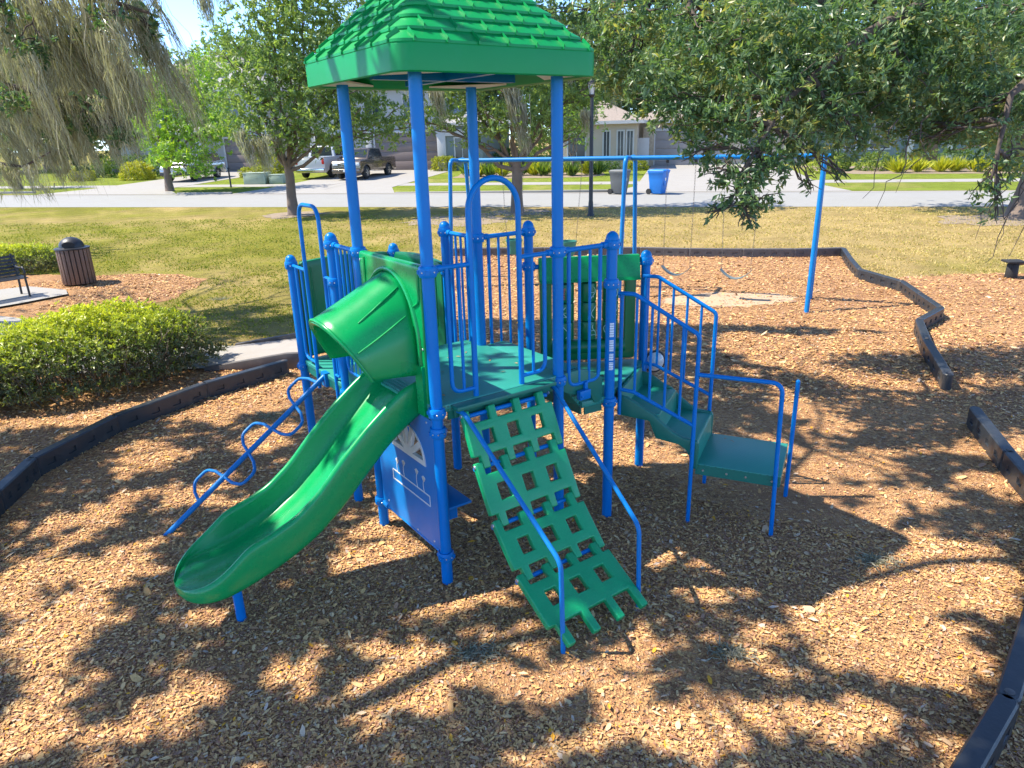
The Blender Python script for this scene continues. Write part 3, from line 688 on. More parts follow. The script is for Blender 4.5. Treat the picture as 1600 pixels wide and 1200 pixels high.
def entry_hood():
    # wall panel between the two tall posts, with an arched opening
    yc = W/2
    outer = [(.065, 1.30), (.235, 1.29), (.235, 1.72), (.262, 1.90), (.34, 2.06), (.44, 2.13), (yc, 2.15), (.63, 2.13), (.73, 2.06), (.808, 1.90), (.835, 1.72), (.835, 1.29), (1.005, 1.30), (1.01, 2.34), (.99, 2.365), (.08, 2.365), (.06, 2.34)]
    b = MB(); b.plate(outer, [], lambda y, z, d: (-.028+d, y, z), .06); o = b.build('slide_entry_panel', 'green', PLAY, bev=.014, seg=3)
    # raised frame around the arch and flutes at the panel edges
    f = MB(); pts = []
    for t in np.linspace(-.12, PI+.12, 26): pts.append((-.03, yc+.415*math.cos(t), 1.80+.49*math.sin(t)))
    f.tube([(-.03, yc+.43, 1.32)]+pts+[(-.03, yc-.43, 1.32)], .017, 8)
    for yy in (.12, .95):
        f.tube(fillet([(-.03, yy-.04, 2.33), (-.03, yy-.03, 2.12), (-.03, yy+.05 if yy < .5 else yy-.05, 2.08)], .05), .010, 6)
    f.box((-.034, .13, 1.5), (.03, .10, .36)); f.box((-.034, .94, 1.5), (.03, .10, .36))
    f.build('relief', 'green', o, bev=0)
    bo = MB()
    for y, z in ((.085, 1.34), (.985, 1.34), (.085, 2.3), (.985, 2.3), (.085, 1.8)): bo.lathe([(.009, 0), (.007, .004)], (-.029, y, z), 8, rot=Matrix.Rotation(-PI/2, 3, 'Y'))
    bo.build('bolts', 'chrome', o)
    # the hood itself: an arched funnel, nose forward
    n = 33
    def arch(x0, xa, h, zb, zt, grow=0, fl=0):
        ring = []
        for i in range(n):
            t = PI*i/(n-1); cs = math.cos(t); sn = max(0, math.sin(t)); tt_ = t/(PI/2) if t <= PI/2 else 2-t/(PI/2); fx_, fy_, fk_ = [0, .14, .36, .60, .80, .92, 1.0], [1, 1.0, .955, .78, .50, .24, 0], [0, .17, .44, .71, .90, .985, 1.0]; sm_ = lambda F: float(np.mean([np.interp(min(1, abs(tt_+q_)) if tt_+q_ <= 1 else 2-(tt_+q_), fx_, F) for q_ in (-.03, 0, .03)])); y = h*math.copysign(sm_(fy_) if abs(cs) > 1e-6 else 0, cs); k = sm_(fk_) if 0 < i < n-1 else 0.
            g = 1
            if fl:
                d = min(abs(t-1.02), abs(t-2.12)); g += fl*math.exp(-(d/.06)**2); d2 = abs(t-PI/2); g -= fl*.6*math.exp(-(d2/.16)**2)
            ring.append((x0+(xa-x0)*k, yc+y*g, zb+(zt-zb)*k*g))
        return ring
    outer = []; N_ = 12
    for i in range(N_+1):
        t = i/N_; outer.append(arch(-.02-.345*t, -.02-.555*t, .372-.022*t, 1.60+.025*t, 2.285-.275*t, fl=.028*math.sin(PI*min(1, max(0, (t-.12)/.8)))))
    inner = [arch(-.36+.34*(1-t)*0+.35*(1-t), -.565+.545*(1-t), .335, 1.62-.02*(1-t), 1.965+.24*(1-t)) for t in (1, .96, .6, .2, 0)]
    lip = [arch(-.375, -.588, .344, 1.622, 1.988)]
    b = MB(); rings = outer+lip+inner; b.loft(rings, closed=False, caps=False); me = b.mesh('slide_hood', 60)
    h = link('slide_hood', me, 'green', PLAY)
    q = MB(); q.tube([Vector(p_) for p_ in arch(-.368, -.578, .348, 1.624, 2.004)], .013, 8)
    for a, t0, t1 in ((.62, .10, .93), (1.02, .06, .70), (2.12, .06, .70), (2.52, .10, .93), (.36, .45, .9)):
        pts = []
        for t in np.linspace(t0, t1, 9):
            r_ = arch(-.02-.345*t, -.02-.555*t, .376-.022*t, 1.60+.025*t, 2.289-.275*t); aa = a+(.22 if a < PI/2 else -.22)*(1-t); f_ = aa/PI*(n-1); i_ = int(f_); pts.append(Vector(r_[i_]).lerp(Vector(r_[i_+1]), f_-i_))
        q.tube(pts, [.0045]+[.0075]*7+[.0045], 6)
    q.build('rim_and_ribs', 'green', h, 60)
    sm = h.modifiers.new('Solid', 'SOLIDIFY'); sm.thickness = .012; sm.offset = -1
entry_hood()

# ---------------------------------------------------------------- window panel under the slide
def window_panel():
    yc, zc, ra = .455, .89, .262
    arc = [(yc+ra*math.cos(t), zc+ra*.98*math.sin(t)) for t in np.linspace(0, PI, 20)]
    b = MB(); b.plate([(.06, .25), (.06, 1.285), (1.0, 1.295), (1.005, .25)], [arc], lambda y, z, d: (-.012+d, y, z), .024)
    o = b.build('window_panel', 'blue_panel', PLAY)
    f = MB(); n = len(arc); ro, ri = 1.0, .91
    outer = [(yc+(ra+.004)*math.cos(t), zc-.004+(ra+.004)*.98*math.sin(t)) for t in np.linspace(0, PI, 25)]
    holes = []
    for k in range(5):
        t0, t1 = PI*k/5+.10, PI*(k+1)/5-.10
        tt = np.linspace(t0, t1, 6); m = (t0+t1)/2
        holes.append([(yc+.07*math.cos(m), zc+.012+.07*math.sin(m))]+[(yc+ra*.90*math.cos(t), zc+.012+ra*.88*math.sin(t)) for t in tt])
    f.plate(outer, holes, lambda y, z, d: (-.019+d, y, z), .030); f.build('fan_light', 'white_paint', o)
    g = MB(); x = -.0125
    def strip(a, c, w_): 
        a, c = Vector((x, *a)), Vector((x, *c)); d = (c-a).normalized(); s = Vector((1, 0, 0)).cross(d)*w_/2
        k = Vector((-.0025, 0, 0)); vs = [a+s, c+s, c-s, a-s]; g.add(vs+[v+k for v in vs], [(0, 1, 2, 3), (7, 6, 5, 4), (0, 4, 5, 1), (1, 5, 6, 2), (2, 6, 7, 3), (3, 7, 4, 0)])
    rc = [(.165, .572), (.765, .572), (.765, .655), (.165, .655)]
    for i in range(4): strip(rc[i], rc[(i+1) % 4], .010)
    for fy, top in ((.674, .755), (.563, .775), (.349, .785), (.244, .765)):
        pts = [(fy+.012*math.sin(t*3), .655+(top-.665)*t) for t in np.linspace(0, 1, 5)]
        for i in range(4): strip(pts[i], pts[i+1], .006)
        for a in (-.9, 0, .9): strip((fy, top-.014), (fy+.026*math.sin(a), top+.026*math.cos(a)), .017)
        strip((fy-.014, top-.004), (fy+.014, top-.004), .018)
    g.build('flower_box_drawing', 'white_paint', o)
    r = MB(); r.tube([(0, PR, .235), (0, W-PR, .24)], .017, 10); r.tube([(0, .93, .235), (0, 1.03, .24)], .028, 10); r.tube([(0, PR, 1.22), (0, .075, 1.22)], .022, 10)
    r.build('bottom_rail', 'blue', PLAY)
    bo = MB()
    for y, z in ((.14, 1.25), (.93, 1.25), (.14, .29), (.9, .31), (.4, .27)): bo.lathe([(.010, 0), (.008, .004)], (-.012, y, z), 8, rot=Matrix.Rotation(-PI/2, 3, 'Y'))
    bo.build('bolts', 'chrome', o)
    s = MB(); s.box((.155, .535, .55), (.27, .92, .022)); o2 = s.build('seat', 'blue_panel', PLAY, bev=.006)
    s = MB(); s.box((.10, .12, .49), (.16, .02, .10)); s.box((.10, .95, .49), (.16, .02, .10)); s.build('bracket', 'blue', o2)
window_panel()

# ---------------------------------------------------------------- climbing wall
def climber():
    curve = [Vector((0, -.105, 1.335)), Vector((0, -.255, 1.005)), Vector((0, -.455, .645)), Vector((0, -.725, .355)), Vector((0, -1.075, .155))]
    x0, wd, th = .125, .755, .056
    root = None
    bars = MB()
    for i, p in enumerate(curve[:4]): bars.tube([(x0+.004, p.y+.012, p.z-.018), (x0+wd-.004, p.y+.012, p.z-.018)], .0165, 12)
    root = bars.build('climbing_wall', 'blue', PLAY)
    bo = MB()
    nb = 3; cw = wd/ (4*1.18+3)                         # strips slightly wider than holes
    sw = cw*1.18
    strips = []; x = 0
    for i in range(4): strips.append((x, x+sw)); x += sw+cw
    for k in range(4):
        a, c = curve[k], curve[k+1]; d = (c-a); L = d.length; d.normalize(); nrm = Vector((0, -d.z, d.y)); nrm = nrm if nrm.z > 0 else -nrm
        last = (k == 3)
        fing = .055                                         # knuckle length past the bar
        xs = sorted(set([round(v, 5) for s_ in strips for v in (s_[0], (s_[0]+s_[1])/2, s_[1])]))
        hl = L*.20
        ys = [-.024, .075, .125, .125+hl, .175+hl*1.0, L-.085, L+.028]
        ys = [-.026, .062, .115, .115+hl, L-.115-.0, L-.062, L+.026]
        ys = [-.026, .066, L*.36, L*.64, L-.066, L+.026]
        if last: ys[-1] = L+.125; ys[-2] = L-.03
        nx, ny = len(xs)-1, len(ys)-1; sol = [[False]*nx for _ in range(ny)]
        for i in range(nx):
            xm = (xs[i]+xs[i+1])/2; st_ = [j for j, s_ in enumerate(strips) if s_[0] < xm < s_[1]]
            ins = bool(st_); left = ins and xm < sum(strips[st_[0]])/2
            sol[0][i] = ins and left; sol[1][i] = True; sol[2][i] = ins; sol[3][i] = True
            sol[4][i] = ins and (not left)
        fn = lambda u, v, t: tuple(Vector((x0+u, 0, 0)) + a + d*v + nrm*(t-.022))
        m = MB(); m.cells(xs, ys, sol, fn, th)
        o = m.build('climbing_panel', 'climber', root, bev=.011, seg=3)
        for s_ in (0, wd):
            p = a+Vector((x0+s_, 0, 0))+nrm*.006
            bo.lathe([(.015, 0), (.012, .006)], p+Vector((-.001 if s_ == 0 else .001, 0, 0)), 10, rot=Matrix.Rotation(-PI/2 if s_ == 0 else PI/2, 3, 'Y'))
    bo.build('bolts', 'chrome', root)
    lp = MB(); lp.box((.53, -.065, ZD-.022), (.86, .11, .03)); lp.box((.53, -.045, ZD-.06), (.84, .02, .09)); lp.build('top_lip', 'deck_edge', root, bev=.006)
    for pts in ([(.135, .0, 1.355), (.14, -.13, 1.365), (.19, -1.105, .665), (.198, -1.118, -.06)], [(.99, -.02, 1.345), (.985, -.075, 1.325), (.91, -1.055, .635), (.893, -1.095, -.06)]):
        h = MB(); h.tube(fillet(pts, .13, 7), .0165, 12); h.build('handrail', 'blue_sun', PLAY)
climber()

# ---------------------------------------------------------------- stairs with railings and step platform
def stairs():
    Mx, My = (1.5*W+2.366*W)/2, .25*W
    fr = bpy.data.objects.new('stairs', None)
    d = Vector((.5, -.866, 0)); t = Vector((.866, .5, 0))
    def P(q, r, z): v = Vector((Mx, My, 0))+d*q+t*r; return Vector((v.x, v.y, z))
    hw = .36
    b = MB()
    prof = [(.02, ZL-.01), (.05, ZL-.01), (.06, .93), (.36, .925), (.375, .915), (.385, .74), (.69, .735), (.705, .72), (.71, .50), (.66, .50), (.645, .56), (.62, .63), (.55, .68), (.35, .70), (.29, .85), (.02, .87)]
    b.plate(prof, [], lambda q, z, k: P(q, -hw+.03+k, z), 2*hw-.06); root = b.build('stairs', 'tread', PLAY, bev=.008)
    side = [(.02, 1.06), (.10, 1.05), (.17, 1.015), (.25, .965), (.33, .93), (.42, .85), (.50, .79), (.58, .755), (.70, .745), (.715, .72), (.715, .495), (.675, .49), (.655, .53), (.64, .60), (.61, .655), (.55, .69), (.40, .71), (.355, .73), (.34, .80), (.315, .85), (.27, .875), (.02, .885)]
    for r in (-hw-.005, hw-.035):
        q = MB(); q.plate(side, [], lambda a, z, k: P(a, r+k, z), .04); q.build('side_wall', 'deck_edge', root, bev=.01, seg=3)
    for r, far in ((-.385, False), (.385, True)):
        q = MB(); x0, x1 = .045, .672
        zt0, zt1 = 1.935, 1.645; zb0, zb1 = 1.125, .885
        q.tube(fillet([P(x0-.03, r, zt0), P(.15, r, zt0), P(x1, r, zt1), P(x1-.004, r, -.06)], .06, 6), .0175, 12)
        q.tube(fillet([P(x0, r, zb0), P(.16, r, zb0-.01), P(x1, r, zb1)], .06, 5), .0165, 10)
        q.tube([P(x0, r, .90), P(x0, r, zt0)], .0165, 10)
        for i in range(4):
            s = x0+(x1-x0)*(i+1)/5
            zt = zt0 if s < .15 else zt0+(zt1-zt0)*(s-.15)/(x1-.15); zb = zb0 if s < .16 else zb0-.01+(zb1-zb0+.01)*(s-.16)/(x1-.16)
            q.tube([P(s, r, zb), P(s, r, zt)], .0115, 8)
        if not far: q.tube(fillet([P(x1, r, 1.325), P(1.31, r, 1.325), P(1.337, r+.03, -.06)], .09, 7), .0175, 12)
        else:
            q.tube([P(1.39, r, -.06), P(1.389, r, 1.10)], .0185, 12); q.lathe([(.0185, 0), (.016, .01), (.009, .017), (.001, .019)], P(1.389, r, 1.10), 12)
        q.build('stair_railing', 'blue', PLAY)
    ph = .345; c = [P(.70, -ph, 0), P(1.365, -ph, 0), P(1.365, ph, 0), P(.70, ph, 0)]
    q = MB(); q.plate([(v.x, v.y) for v in c], [], lambda x, y, k: (x, y, .525+k), .012); pl_ = q.build('step_platform', 'deck', PLAY, bev=.004)
    q = MB(); an = math.atan2(d.y, d.x)
    for (a, r, s) in ((1.03, -ph+.012, (.665, .02, .085)), (1.03, ph-.012, (.665, .02, .085)), (1.355, 0, (.02, 2*ph-.045, .085)), (.71, 0, (.02, 2*ph-.045, .085))): q.box(P(a, r, .482), s, an)
    q.build('skirt', 'deck_edge', pl_)
    q = MB()
    for a, r in ((.76, -ph-.0), (.95, -ph), (1.1, -ph), (1.3, -ph)): q.lathe([(.010, 0), (.008, .004)], P(a, r-.001, .485), 8, rot=(-t).to_track_quat('Z', 'Y').to_matrix())
    q.build('bolts', 'chrome', pl_)
stairs()

# ---------------------------------------------------------------- loop pole climber
def loop_pole():
    y = 2.10; a = Vector((.0, y, 1.095)); c = Vector((-1.60, y-.03, -.03)); d = (c-a).normalized()
    b = MB(); b.tube([a, c], .0235, 14); b.box((.0, y, 1.06), (.05, .10, .13)); o = b.build('loop_pole', 'blue_sun', PLAY)
    L = (Vector((-.077, y, 1.044))-a).length; step = .288
    sgn = 1
    for k in range(5):
        p0 = a+d*(.10+step*k); p1 = a+d*(.10+step*(k+1)); up = d.cross(Vector((0, 1, 0))); up = up if up.z > 0 else -up
        out = (Vector((0, 1, 0))*sgn*.95 + up*.18*sgn).normalized()*.262
        q = MB(); q.tube(fillet([p0, p0+out*.55+d*.02, p0+out*1.0+d*.07, p1+out*1.0-d*.07, p1+out*.55-d*.02, p1], .075, 6), .0145, 10)
        q.build('foot_loop', 'blue_sun', o); sgn = -sgn
loop_pole()

# ---------------------------------------------------------------- tumbler panel with little roof, and solid walls
def tumbler_panel():
    P, Q = 'J', 'I'
    a = Vector((*PA['J'], 0)); d = (Vector((*PA['I'], 0))-a).normalized(); n = Vector((-d.y, d.x, 0)); n = n if n.dot(Vector((W/2, W/2, 0))-a) > 0 else -n   # towards the deck
    def X(s, o, z): v = a+d*s+n*o; return Vector((v.x, v.y, z))
    op = [(.20, 1.335), (.235, 1.31), (.84, 1.31), (.875, 1.335), (.875, 1.88), (.20, 1.88)]
    b = MB(); b.plate([(.095, 1.15), (.975, 1.15), (.975, 2.04), (.095, 2.04)], [op], lambda s, z, k: X(s, -.045+k, z), .09); o = b.build('tumbler_panel', 'green_dark', PLAY, bev=.012, seg=3)
    rf = [(.075, 1.90), (.02, 1.915), (-.015, 2.115), (-.06, 2.115), (-.08, 1.92), (-.06, 1.90)]
    q = MB(); q.plate([(.115, 1.895), (.075, 1.915), (.03, 2.11), (-.03, 2.11), (-.075, 1.915), (-.06, 1.895)], [], lambda o_, z, k: X(.085+k, o_, z), .92); q.build('panel_roof', 'green', o, bev=.010)
    sl = MB(); sl.tube([X(.2, 0, 1.27), X(.88, 0, 1.27)], .07, 18); sl.build('panel_sill', 'green_dark', o)
    for i, s in enumerate((.335, .54, .745)):
        for k in range(3):
            z = 1.345+.178*k; c = MB(); c.lathe([(.06, 0), (.072, .004), (.075, .012), (.075, .162), (.072, .170), (.06, .174)], X(s, 0, z), 22); cy = c.build('tumbler', 'green_dark', o, 45)
            m = MB(); ang0 = math.atan2(n.y, n.x) + random.uniform(-.7, .9)
            pts = []
            for t in np.linspace(0, 1, 9):
                an = ang0 + .35*math.sin(4.3*t+i+k*2); pts.append(X(s, 0, z+.03+.11*t)+Vector((math.cos(an), math.sin(an), 0))*.0755)
            m.tube(pts, .004, 5)
            if (i+k) % 2:
                for zz in (.05, .09): m.tube([X(s, 0, z+zz)+Vector((math.cos(ang0+t), math.sin(ang0+t), 0))*.0755 for t in np.linspace(-.5, .1, 5)], .003, 5)
            red = (i == 0 and k == 2)
            if red:
                for q_ in range(5): m.tube([X(s, 0, z+.04+q_*.022)+Vector((math.cos(ang0+t), math.sin(ang0+t), 0))*.0752 for t in np.linspace(-.35, .35, 6)], .009, 5)
            m.build('drawing', 'redmark' if red else 'scribble', cy)
    for s in (.05, 1.02): 
        m = MB(); m.tube([X(s-.03, 0, 2.03), X(s+.05, 0, 2.03)], .022, 10); m.build('mount', 'blue', o)
tumbler_panel()
def solid_wall(P, Q, zt, zb, inward):
    ln = length(P, Q); a = Vector((*PA[P], 0)); d = (Vector((*PA[Q], 0))-a).normalized(); n = Vector(inward)
    outer = [(.07, zb), (ln-.07, zb), (ln-.055, zb+.03), (ln-.055, zt-.05), (ln-.09, zt), (ln*.62, zt+.025), (ln*.38, zt+.025), (.09, zt), (.055, zt-.05), (.055, zb+.03)]
    b = MB(); b.plate(outer, [], lambda s, z, k: tuple(a+d*s+n*(k-.03)+Vector((0, 0, z))), .06); o = b.build('wall_panel', 'green_dark', PLAY, bev=.014, seg=3)
    r = MB()
    for s in (.17, ln-.17): r.tube(fillet([tuple(a+d*s+n*.03+Vector((0, 0, zt-.06))), tuple(a+d*s+n*.03+Vector((0, 0, zb+.3))), tuple(a+d*(ln/2)+n*.03+Vector((0, 0, zb+.1)))], .1), .012, 6)
    r.build('relief', 'green_dark', o)
solid_wall('F', 'G', 2.065, 1.14, (0, -1, 0)); solid_wall('K', 'G', 2.065, 1.14, (-1, 0, 0))

def bubble_window():
    c = Vector((2.366*W+.11, .5*W-.05, 1.08)); vdir = Vector((-.35, -.94, 0)); rot = vdir.to_track_quat('Z', 'Y').to_matrix()
    b = MB(); b.tube([c+rot@Vector((.10*math.cos(t), .10*math.sin(t), 0)) for t in np.linspace(0, 2*PI, 28, endpoint=False)], .013, 8, closed=True)
    b.tube([c+rot@Vector((.1, 0, 0)), Vector((2.366*W, .5*W, 1.09))], .013, 8); o = b.build('bubble_window', 'trim_black', PLAY)
    q = MB(); q.lathe([(.098, 0), (.09, .02), (.07, .045), (.035, .06), (.002, .064)], c, 22, rot=rot); q.build('dome', 'lamp_glass', o)
bubble_window()
def stickers():
    hx, hy = PA['H']; a0 = -2.05
    for (za, zb_) in ((1.62, 1.735), (1.50, 1.595), (1.425, 1.485), (1.345, 1.412)):
        b = MB(); vs = []; n = 9
        for z in (za, zb_):
            for k in range(n): a = a0-.42+.84*k/(n-1); vs.append((hx+(PR+.0012)*math.cos(a), hy+(PR+.0012)*math.sin(a), z))
        b.add(vs, [(k, k+1, n+k+1, n+k) for k in range(n-1)]); b.build('warning_sticker', 'sticker', PLAY)
stickers()

# ================================================================== SWINGS
def swing_set():
    Rr, Mm, Ll = Vector((5.6, 13.0, 2.68)), Vector((2.46, 14.65, 2.68)), Vector((-1.04, 16.1, 2.68))
    t = thing('swing_set', 'blue two bay swing frame with arched legs behind the play tower', 'swing set', (2.46, 14.65, 0)); L = lambda v: Vector(v)-Vector((2.46, 14.65, 0))
    b = MB(); b.tube([L(Ll-(Mm-Ll).normalized()*.05), L(Mm), L(Rr+(Rr-Mm).normalized()*.1)], .045, 14); b.build('top_beam', 'blue_sun', t)
    for c in (Rr, Mm, Ll):
        sp = Vector((.42, .907, 0)) if c is not Ll else Vector((.40, .916, 0))
        for sg in (-1, 1):
            o = c+sp*sg*.60; b = MB(); z = gz(o.y)
            if c is Rr: pts = [L(c+sp*sg*.05), L(Vector((o.x, o.y, z-.05)))]
            else: pts = fillet([L(c+sp*sg*.03), L(c+sp*sg*.36+Vector((0, 0, .03))), L(Vector((o.x, o.y, z-.05)))], .30, 9)
            b.tube(pts, .043, 14); leg = b.build('leg', 'blue_sun', t)
            if c is Mm and sg == -1:
                q = MB(); a = L(c+sp*sg*.40+Vector((0, 0, -.9))); d = (L(Vector((o.x, o.y, z)))-a)
                f = lambda zz: a+d*((a.z-zz)/(-d.z) if d.z else 0)
                q.tube([f(1.30), f(1.17)], .047, 14); q.build('label_sleeve', 'white_paint', leg)
    def at(f, a, c): return a.lerp(c, f)
    def chain(b, p, q, link_=.05):
        n = max(4, int((q-p).length/link_)); d = (q-p)/n; d1 = d.normalized(); s = d1.orthogonal().normalized(); s2 = d1.cross(s)
        for i in range(n):
            c = p+d*(i+.5); sd = s if i % 2 else s2; h = d*.62; w_ = .011
            b.tube([c-h, c-h*.6+sd*w_, c+h*.6+sd*w_, c+h, c+h*.6-sd*w_, c-h*.6-sd*w_], .0026, 4, closed=True)
    def belt(f0, f1, label, zs=.42):
        p, q = at(f0, Mm, Rr), at(f1, Mm, Rr); m = (p+q)/2; o = thing('belt_swing', label, 'swing', (m.x, m.y, 0), 0, 'belt swings in the right bay')
        Lc = lambda v: Vector(v)-Vector((m.x, m.y, 0)); d = (q-p).normalized(); n = Vector((-d.y, d.x, 0)); e0, e1 = m-d*.27, m+d*.27
        for a, e_ in ((p, e0), (q, e1)):
            b = MB(); chain(b, Lc(Vector((a.x, a.y, 2.60))), Lc(Vector((e_.x, e_.y, zs+.16)))); b.build('chain', 'chain', o)
            b = MB(); b.box(Lc(Vector((a.x, a.y, 2.63))), (.05, .05, .09)); b.build('hanger', 'trim_black', o)
        rings = []
        for k in np.linspace(-1, 1, 15):
            c = m+d*.29*k; z = zs+.17*k*k
            rings.append([Lc(c+n*a+Vector((0, 0, z-c.z+zz))) for a, zz in ((-.08, 0), (.08, 0), (.08, .014), (-.08, .014))])
        b = MB(); b.loft(rings); b.build('belt_seat', 'belt', o)
    belt(.21, .365, 'belt swing hanging nearest the middle legs of the swing frame'); belt(.52, .71, 'belt swing hanging nearest the right end legs of the swing frame')
    def bucket(f0, f1, label, zs=.70):
        p, q = at(f0, Ll, Mm), at(f1, Ll, Mm); m = (p+q)/2; o = thing('bucket_swing', label, 'swing', (m.x, m.y, 0), 0, 'toddler bucket swings in the left bay')
        Lc = lambda v: Vector(v)-Vector((m.x, m.y, 0)); d = (q-p).normalized()
        for a, sg in ((p, -1), (q, 1)):
            b = MB(); e_ = m+d*.17*sg; chain(b, Lc(Vector((a.x, a.y, 2.60))), Lc(Vector((e_.x, e_.y, zs+.30)))); b.build('chain', 'chain', o)
            b = MB(); b.box(Lc(Vector((a.x, a.y, 2.63))), (.05, .05, .09)); b.build('hanger', 'trim_black', o)
        b = MB(); b.lathe([(.05, zs), (.12, zs+.02), (.155, zs+.10), (.17, zs+.27), (.185, zs+.30), (.185, zs+.33), (.16, zs+.33), (.15, zs+.26), (.13, zs+.12), (.04, zs+.05)], (0, 0, 0), 18)
        b.build('bucket_seat', 'bucket', o)
    bucket(.27, .40, 'teal bucket swing hanging on the left of its pair'); bucket(.58, .74, 'teal bucket swing hanging on the right of its pair, nearer the middle legs')
swing_set()

# ================================================================== PLASTIC BORDER TIMBERS
def timber_mesh(L, h=.225, wd=.115):
    bm = bmesh.new(); b = MB(); r = wd/2
    nx = 8; xs = [-L/2+.05]; seg = (L-.10)/4
    for k in range(4): xs += [-L/2+.05+seg*k+seg*.30, -L/2+.05+seg*k+seg*.70]
    xs.append(L/2-.05); ys = [0, .085, .145, h-.012]
    vs, fs, pk = [], [], []
    for side in (-1, 1):
        base = len(vs)
        for z in ys:
            for x in xs: vs.append((x, side*r, z))
        n = len(xs)
        for j in range(3):
            for i in range(n-1):
                f = (base+j*n+i, base+j*n+i+1, base+(j+1)*n+i+1, base+(j+1)*n+i); fs.append(f if side < 0 else tuple(reversed(f)))
                if j == 1 and i % 2 == 1: pk.append(len(fs)-1)
    verts = [bm.verts.new(v) for v in vs]; faces = [bm.faces.new([verts[i] for i in f]) for f in fs]
    bmesh.ops.recalc_face_normals(bm, faces=faces)
    for i in pk:
        f = faces[i]; s = -1 if f.calc_center_median().y < 0 else 1
        r_ = bmesh.ops.inset_individual(bm, faces=[f], thickness=.008, depth=0); 
        for v in f.verts: v.co.y -= s*.016; 
    me = bpy.data.meshes.new('tmp'); bm.to_mesh(me); bm.free()
    b.add([v.co[:] for v in me.vertices], [tuple(p.vertices) for p in me.polygons]); bpy.data.meshes.remove(me)
    x0, x1 = xs[0], xs[-1]
    b.add([(x0, -r, h-.012), (x1, -r, h-.012), (x1, r, h-.012), (x0, r, h-.012), (x0, -r+.012, h), (x1, -r+.012, h), (x1, r-.012, h), (x0, r-.012, h)], [(0, 1, 5, 4), (2, 3, 7, 6), (4, 5, 6, 7)])
    for sg, xe in ((-1, x0), (1, x1)):
        ring = [(xe+sg*.055*math.sin(a), r*math.cos(a)) for a in np.linspace(0, PI, 9)]
        ri = [(xe+sg*.045*math.sin(a), (r-.012)*math.cos(a)) for a in np.linspace(0, PI, 9)]
        n = 9; v = [(x, y, 0) for x, y in ring]+[(x, y, h-.012) for x, y in ring]+[(x, y, h) for x, y in ri]
        f = [(k, k+1, n+k+1, n+k) for k in range(n-1)]+[(n+k, n+k+1, 2*n+k+1, 2*n+k) for k in range(n-1)]+[tuple(2*n+k for k in range(n))]
        b.add(v, f)
    return b
def border(chain_, mat, labels, group, h=.225):
    for i in range(len(chain_)-1):
        a, c = Vector(chain_[i]), Vector(chain_[i+1]); L = (c-a).length; m = (a+c)/2
        o = timber_mesh(L-.015+.05, h).build('border_timber', mat, None, 35)
        za, zc = gz(a.y), gz(c.y); d = c-a
        o.location = (m.x, m.y, (za+zc)/2-.01); o.rotation_euler = (0, -math.atan2(zc-za, L), math.atan2(d.y, d.x))
        pin = MB(); pin.lathe([(.026, 0), (.026, .004), (.018, .007), (.001, .008)], (0, 0, 0), 14); q = pin.build('stake_cap', 'grey_plastic' if mat == 'black_plastic' else mat, o); q.location = (L/2-.045, 0, h)
        tag(o, labels[i] if isinstance(labels, list) else labels, 'border timber', group)
border([(-4.55, 4.7), (-4.74, 5.81), (-4.86, 6.53), (-4.62, 7.67), (-4.02, 8.78), (-3.22, 9.7)], 'black_plastic',
       ['black border timber running out of the frame at the left edge', 'short black border timber at the left edge of the picture', 'black border timber left of the hedge, second from the left edge', 'black border timber in front of the big hedge', 'black border timber between the hedge and the ramp'], 'black border timbers on the left side')
bk_ = [(-1.5, 19.35), (-.28, 19.22), (.95, 19.06), (2.2, 18.9), (3.46, 18.72), (4.66, 18.36), (5.96, 18.1), (7.2, 17.92), (8.41, 17.9)]
border(bk_, 'grey_plastic', ['brown border timber behind the left bay of the swings']*4+['brown border timber behind the belt swings']*3+['brown border timber at the back right corner of the mulch'], 'weathered brown border timbers along the back edge')
border([(8.42, 17.85), (8.02, 16.6), (7.66, 15.36), (7.88, 14.0), (7.6, 12.85), (7.34, 11.75), (6.55, 11.0), (6.03, 9.85), (5.43, 8.3)], 'black_plastic',
       ['border timber leading forward from the back right corner', 'second border timber from the back right corner, seen end on', 'border timber crossing to the right below the kink of the edge', 'border timber halfway down the winding right edge', 'border timber ending at the sharp outer bend on the right', 'border timber turning back inwards at the sharp bend on the right', 'black border timber just above the last one before the gap', 'black border timber ending at the gap on the right'], 'black border timbers winding down the right edge')
border([(5.06, 7.2), (4.68, 6.05), (4.36, 4.95), (3.55, 4.05), (2.63, 3.03), (1.75, 2.25)], 'black_plastic',
       ['black border timber starting below the gap on the right', 'black border timber running out of the right edge of the picture', 'black border timber outside the frame on the right', 'black border timber with a bright stake cap in the bottom right corner', 'black border timber leaving the frame at the bottom right corner'], 'black border timbers in the lower right')

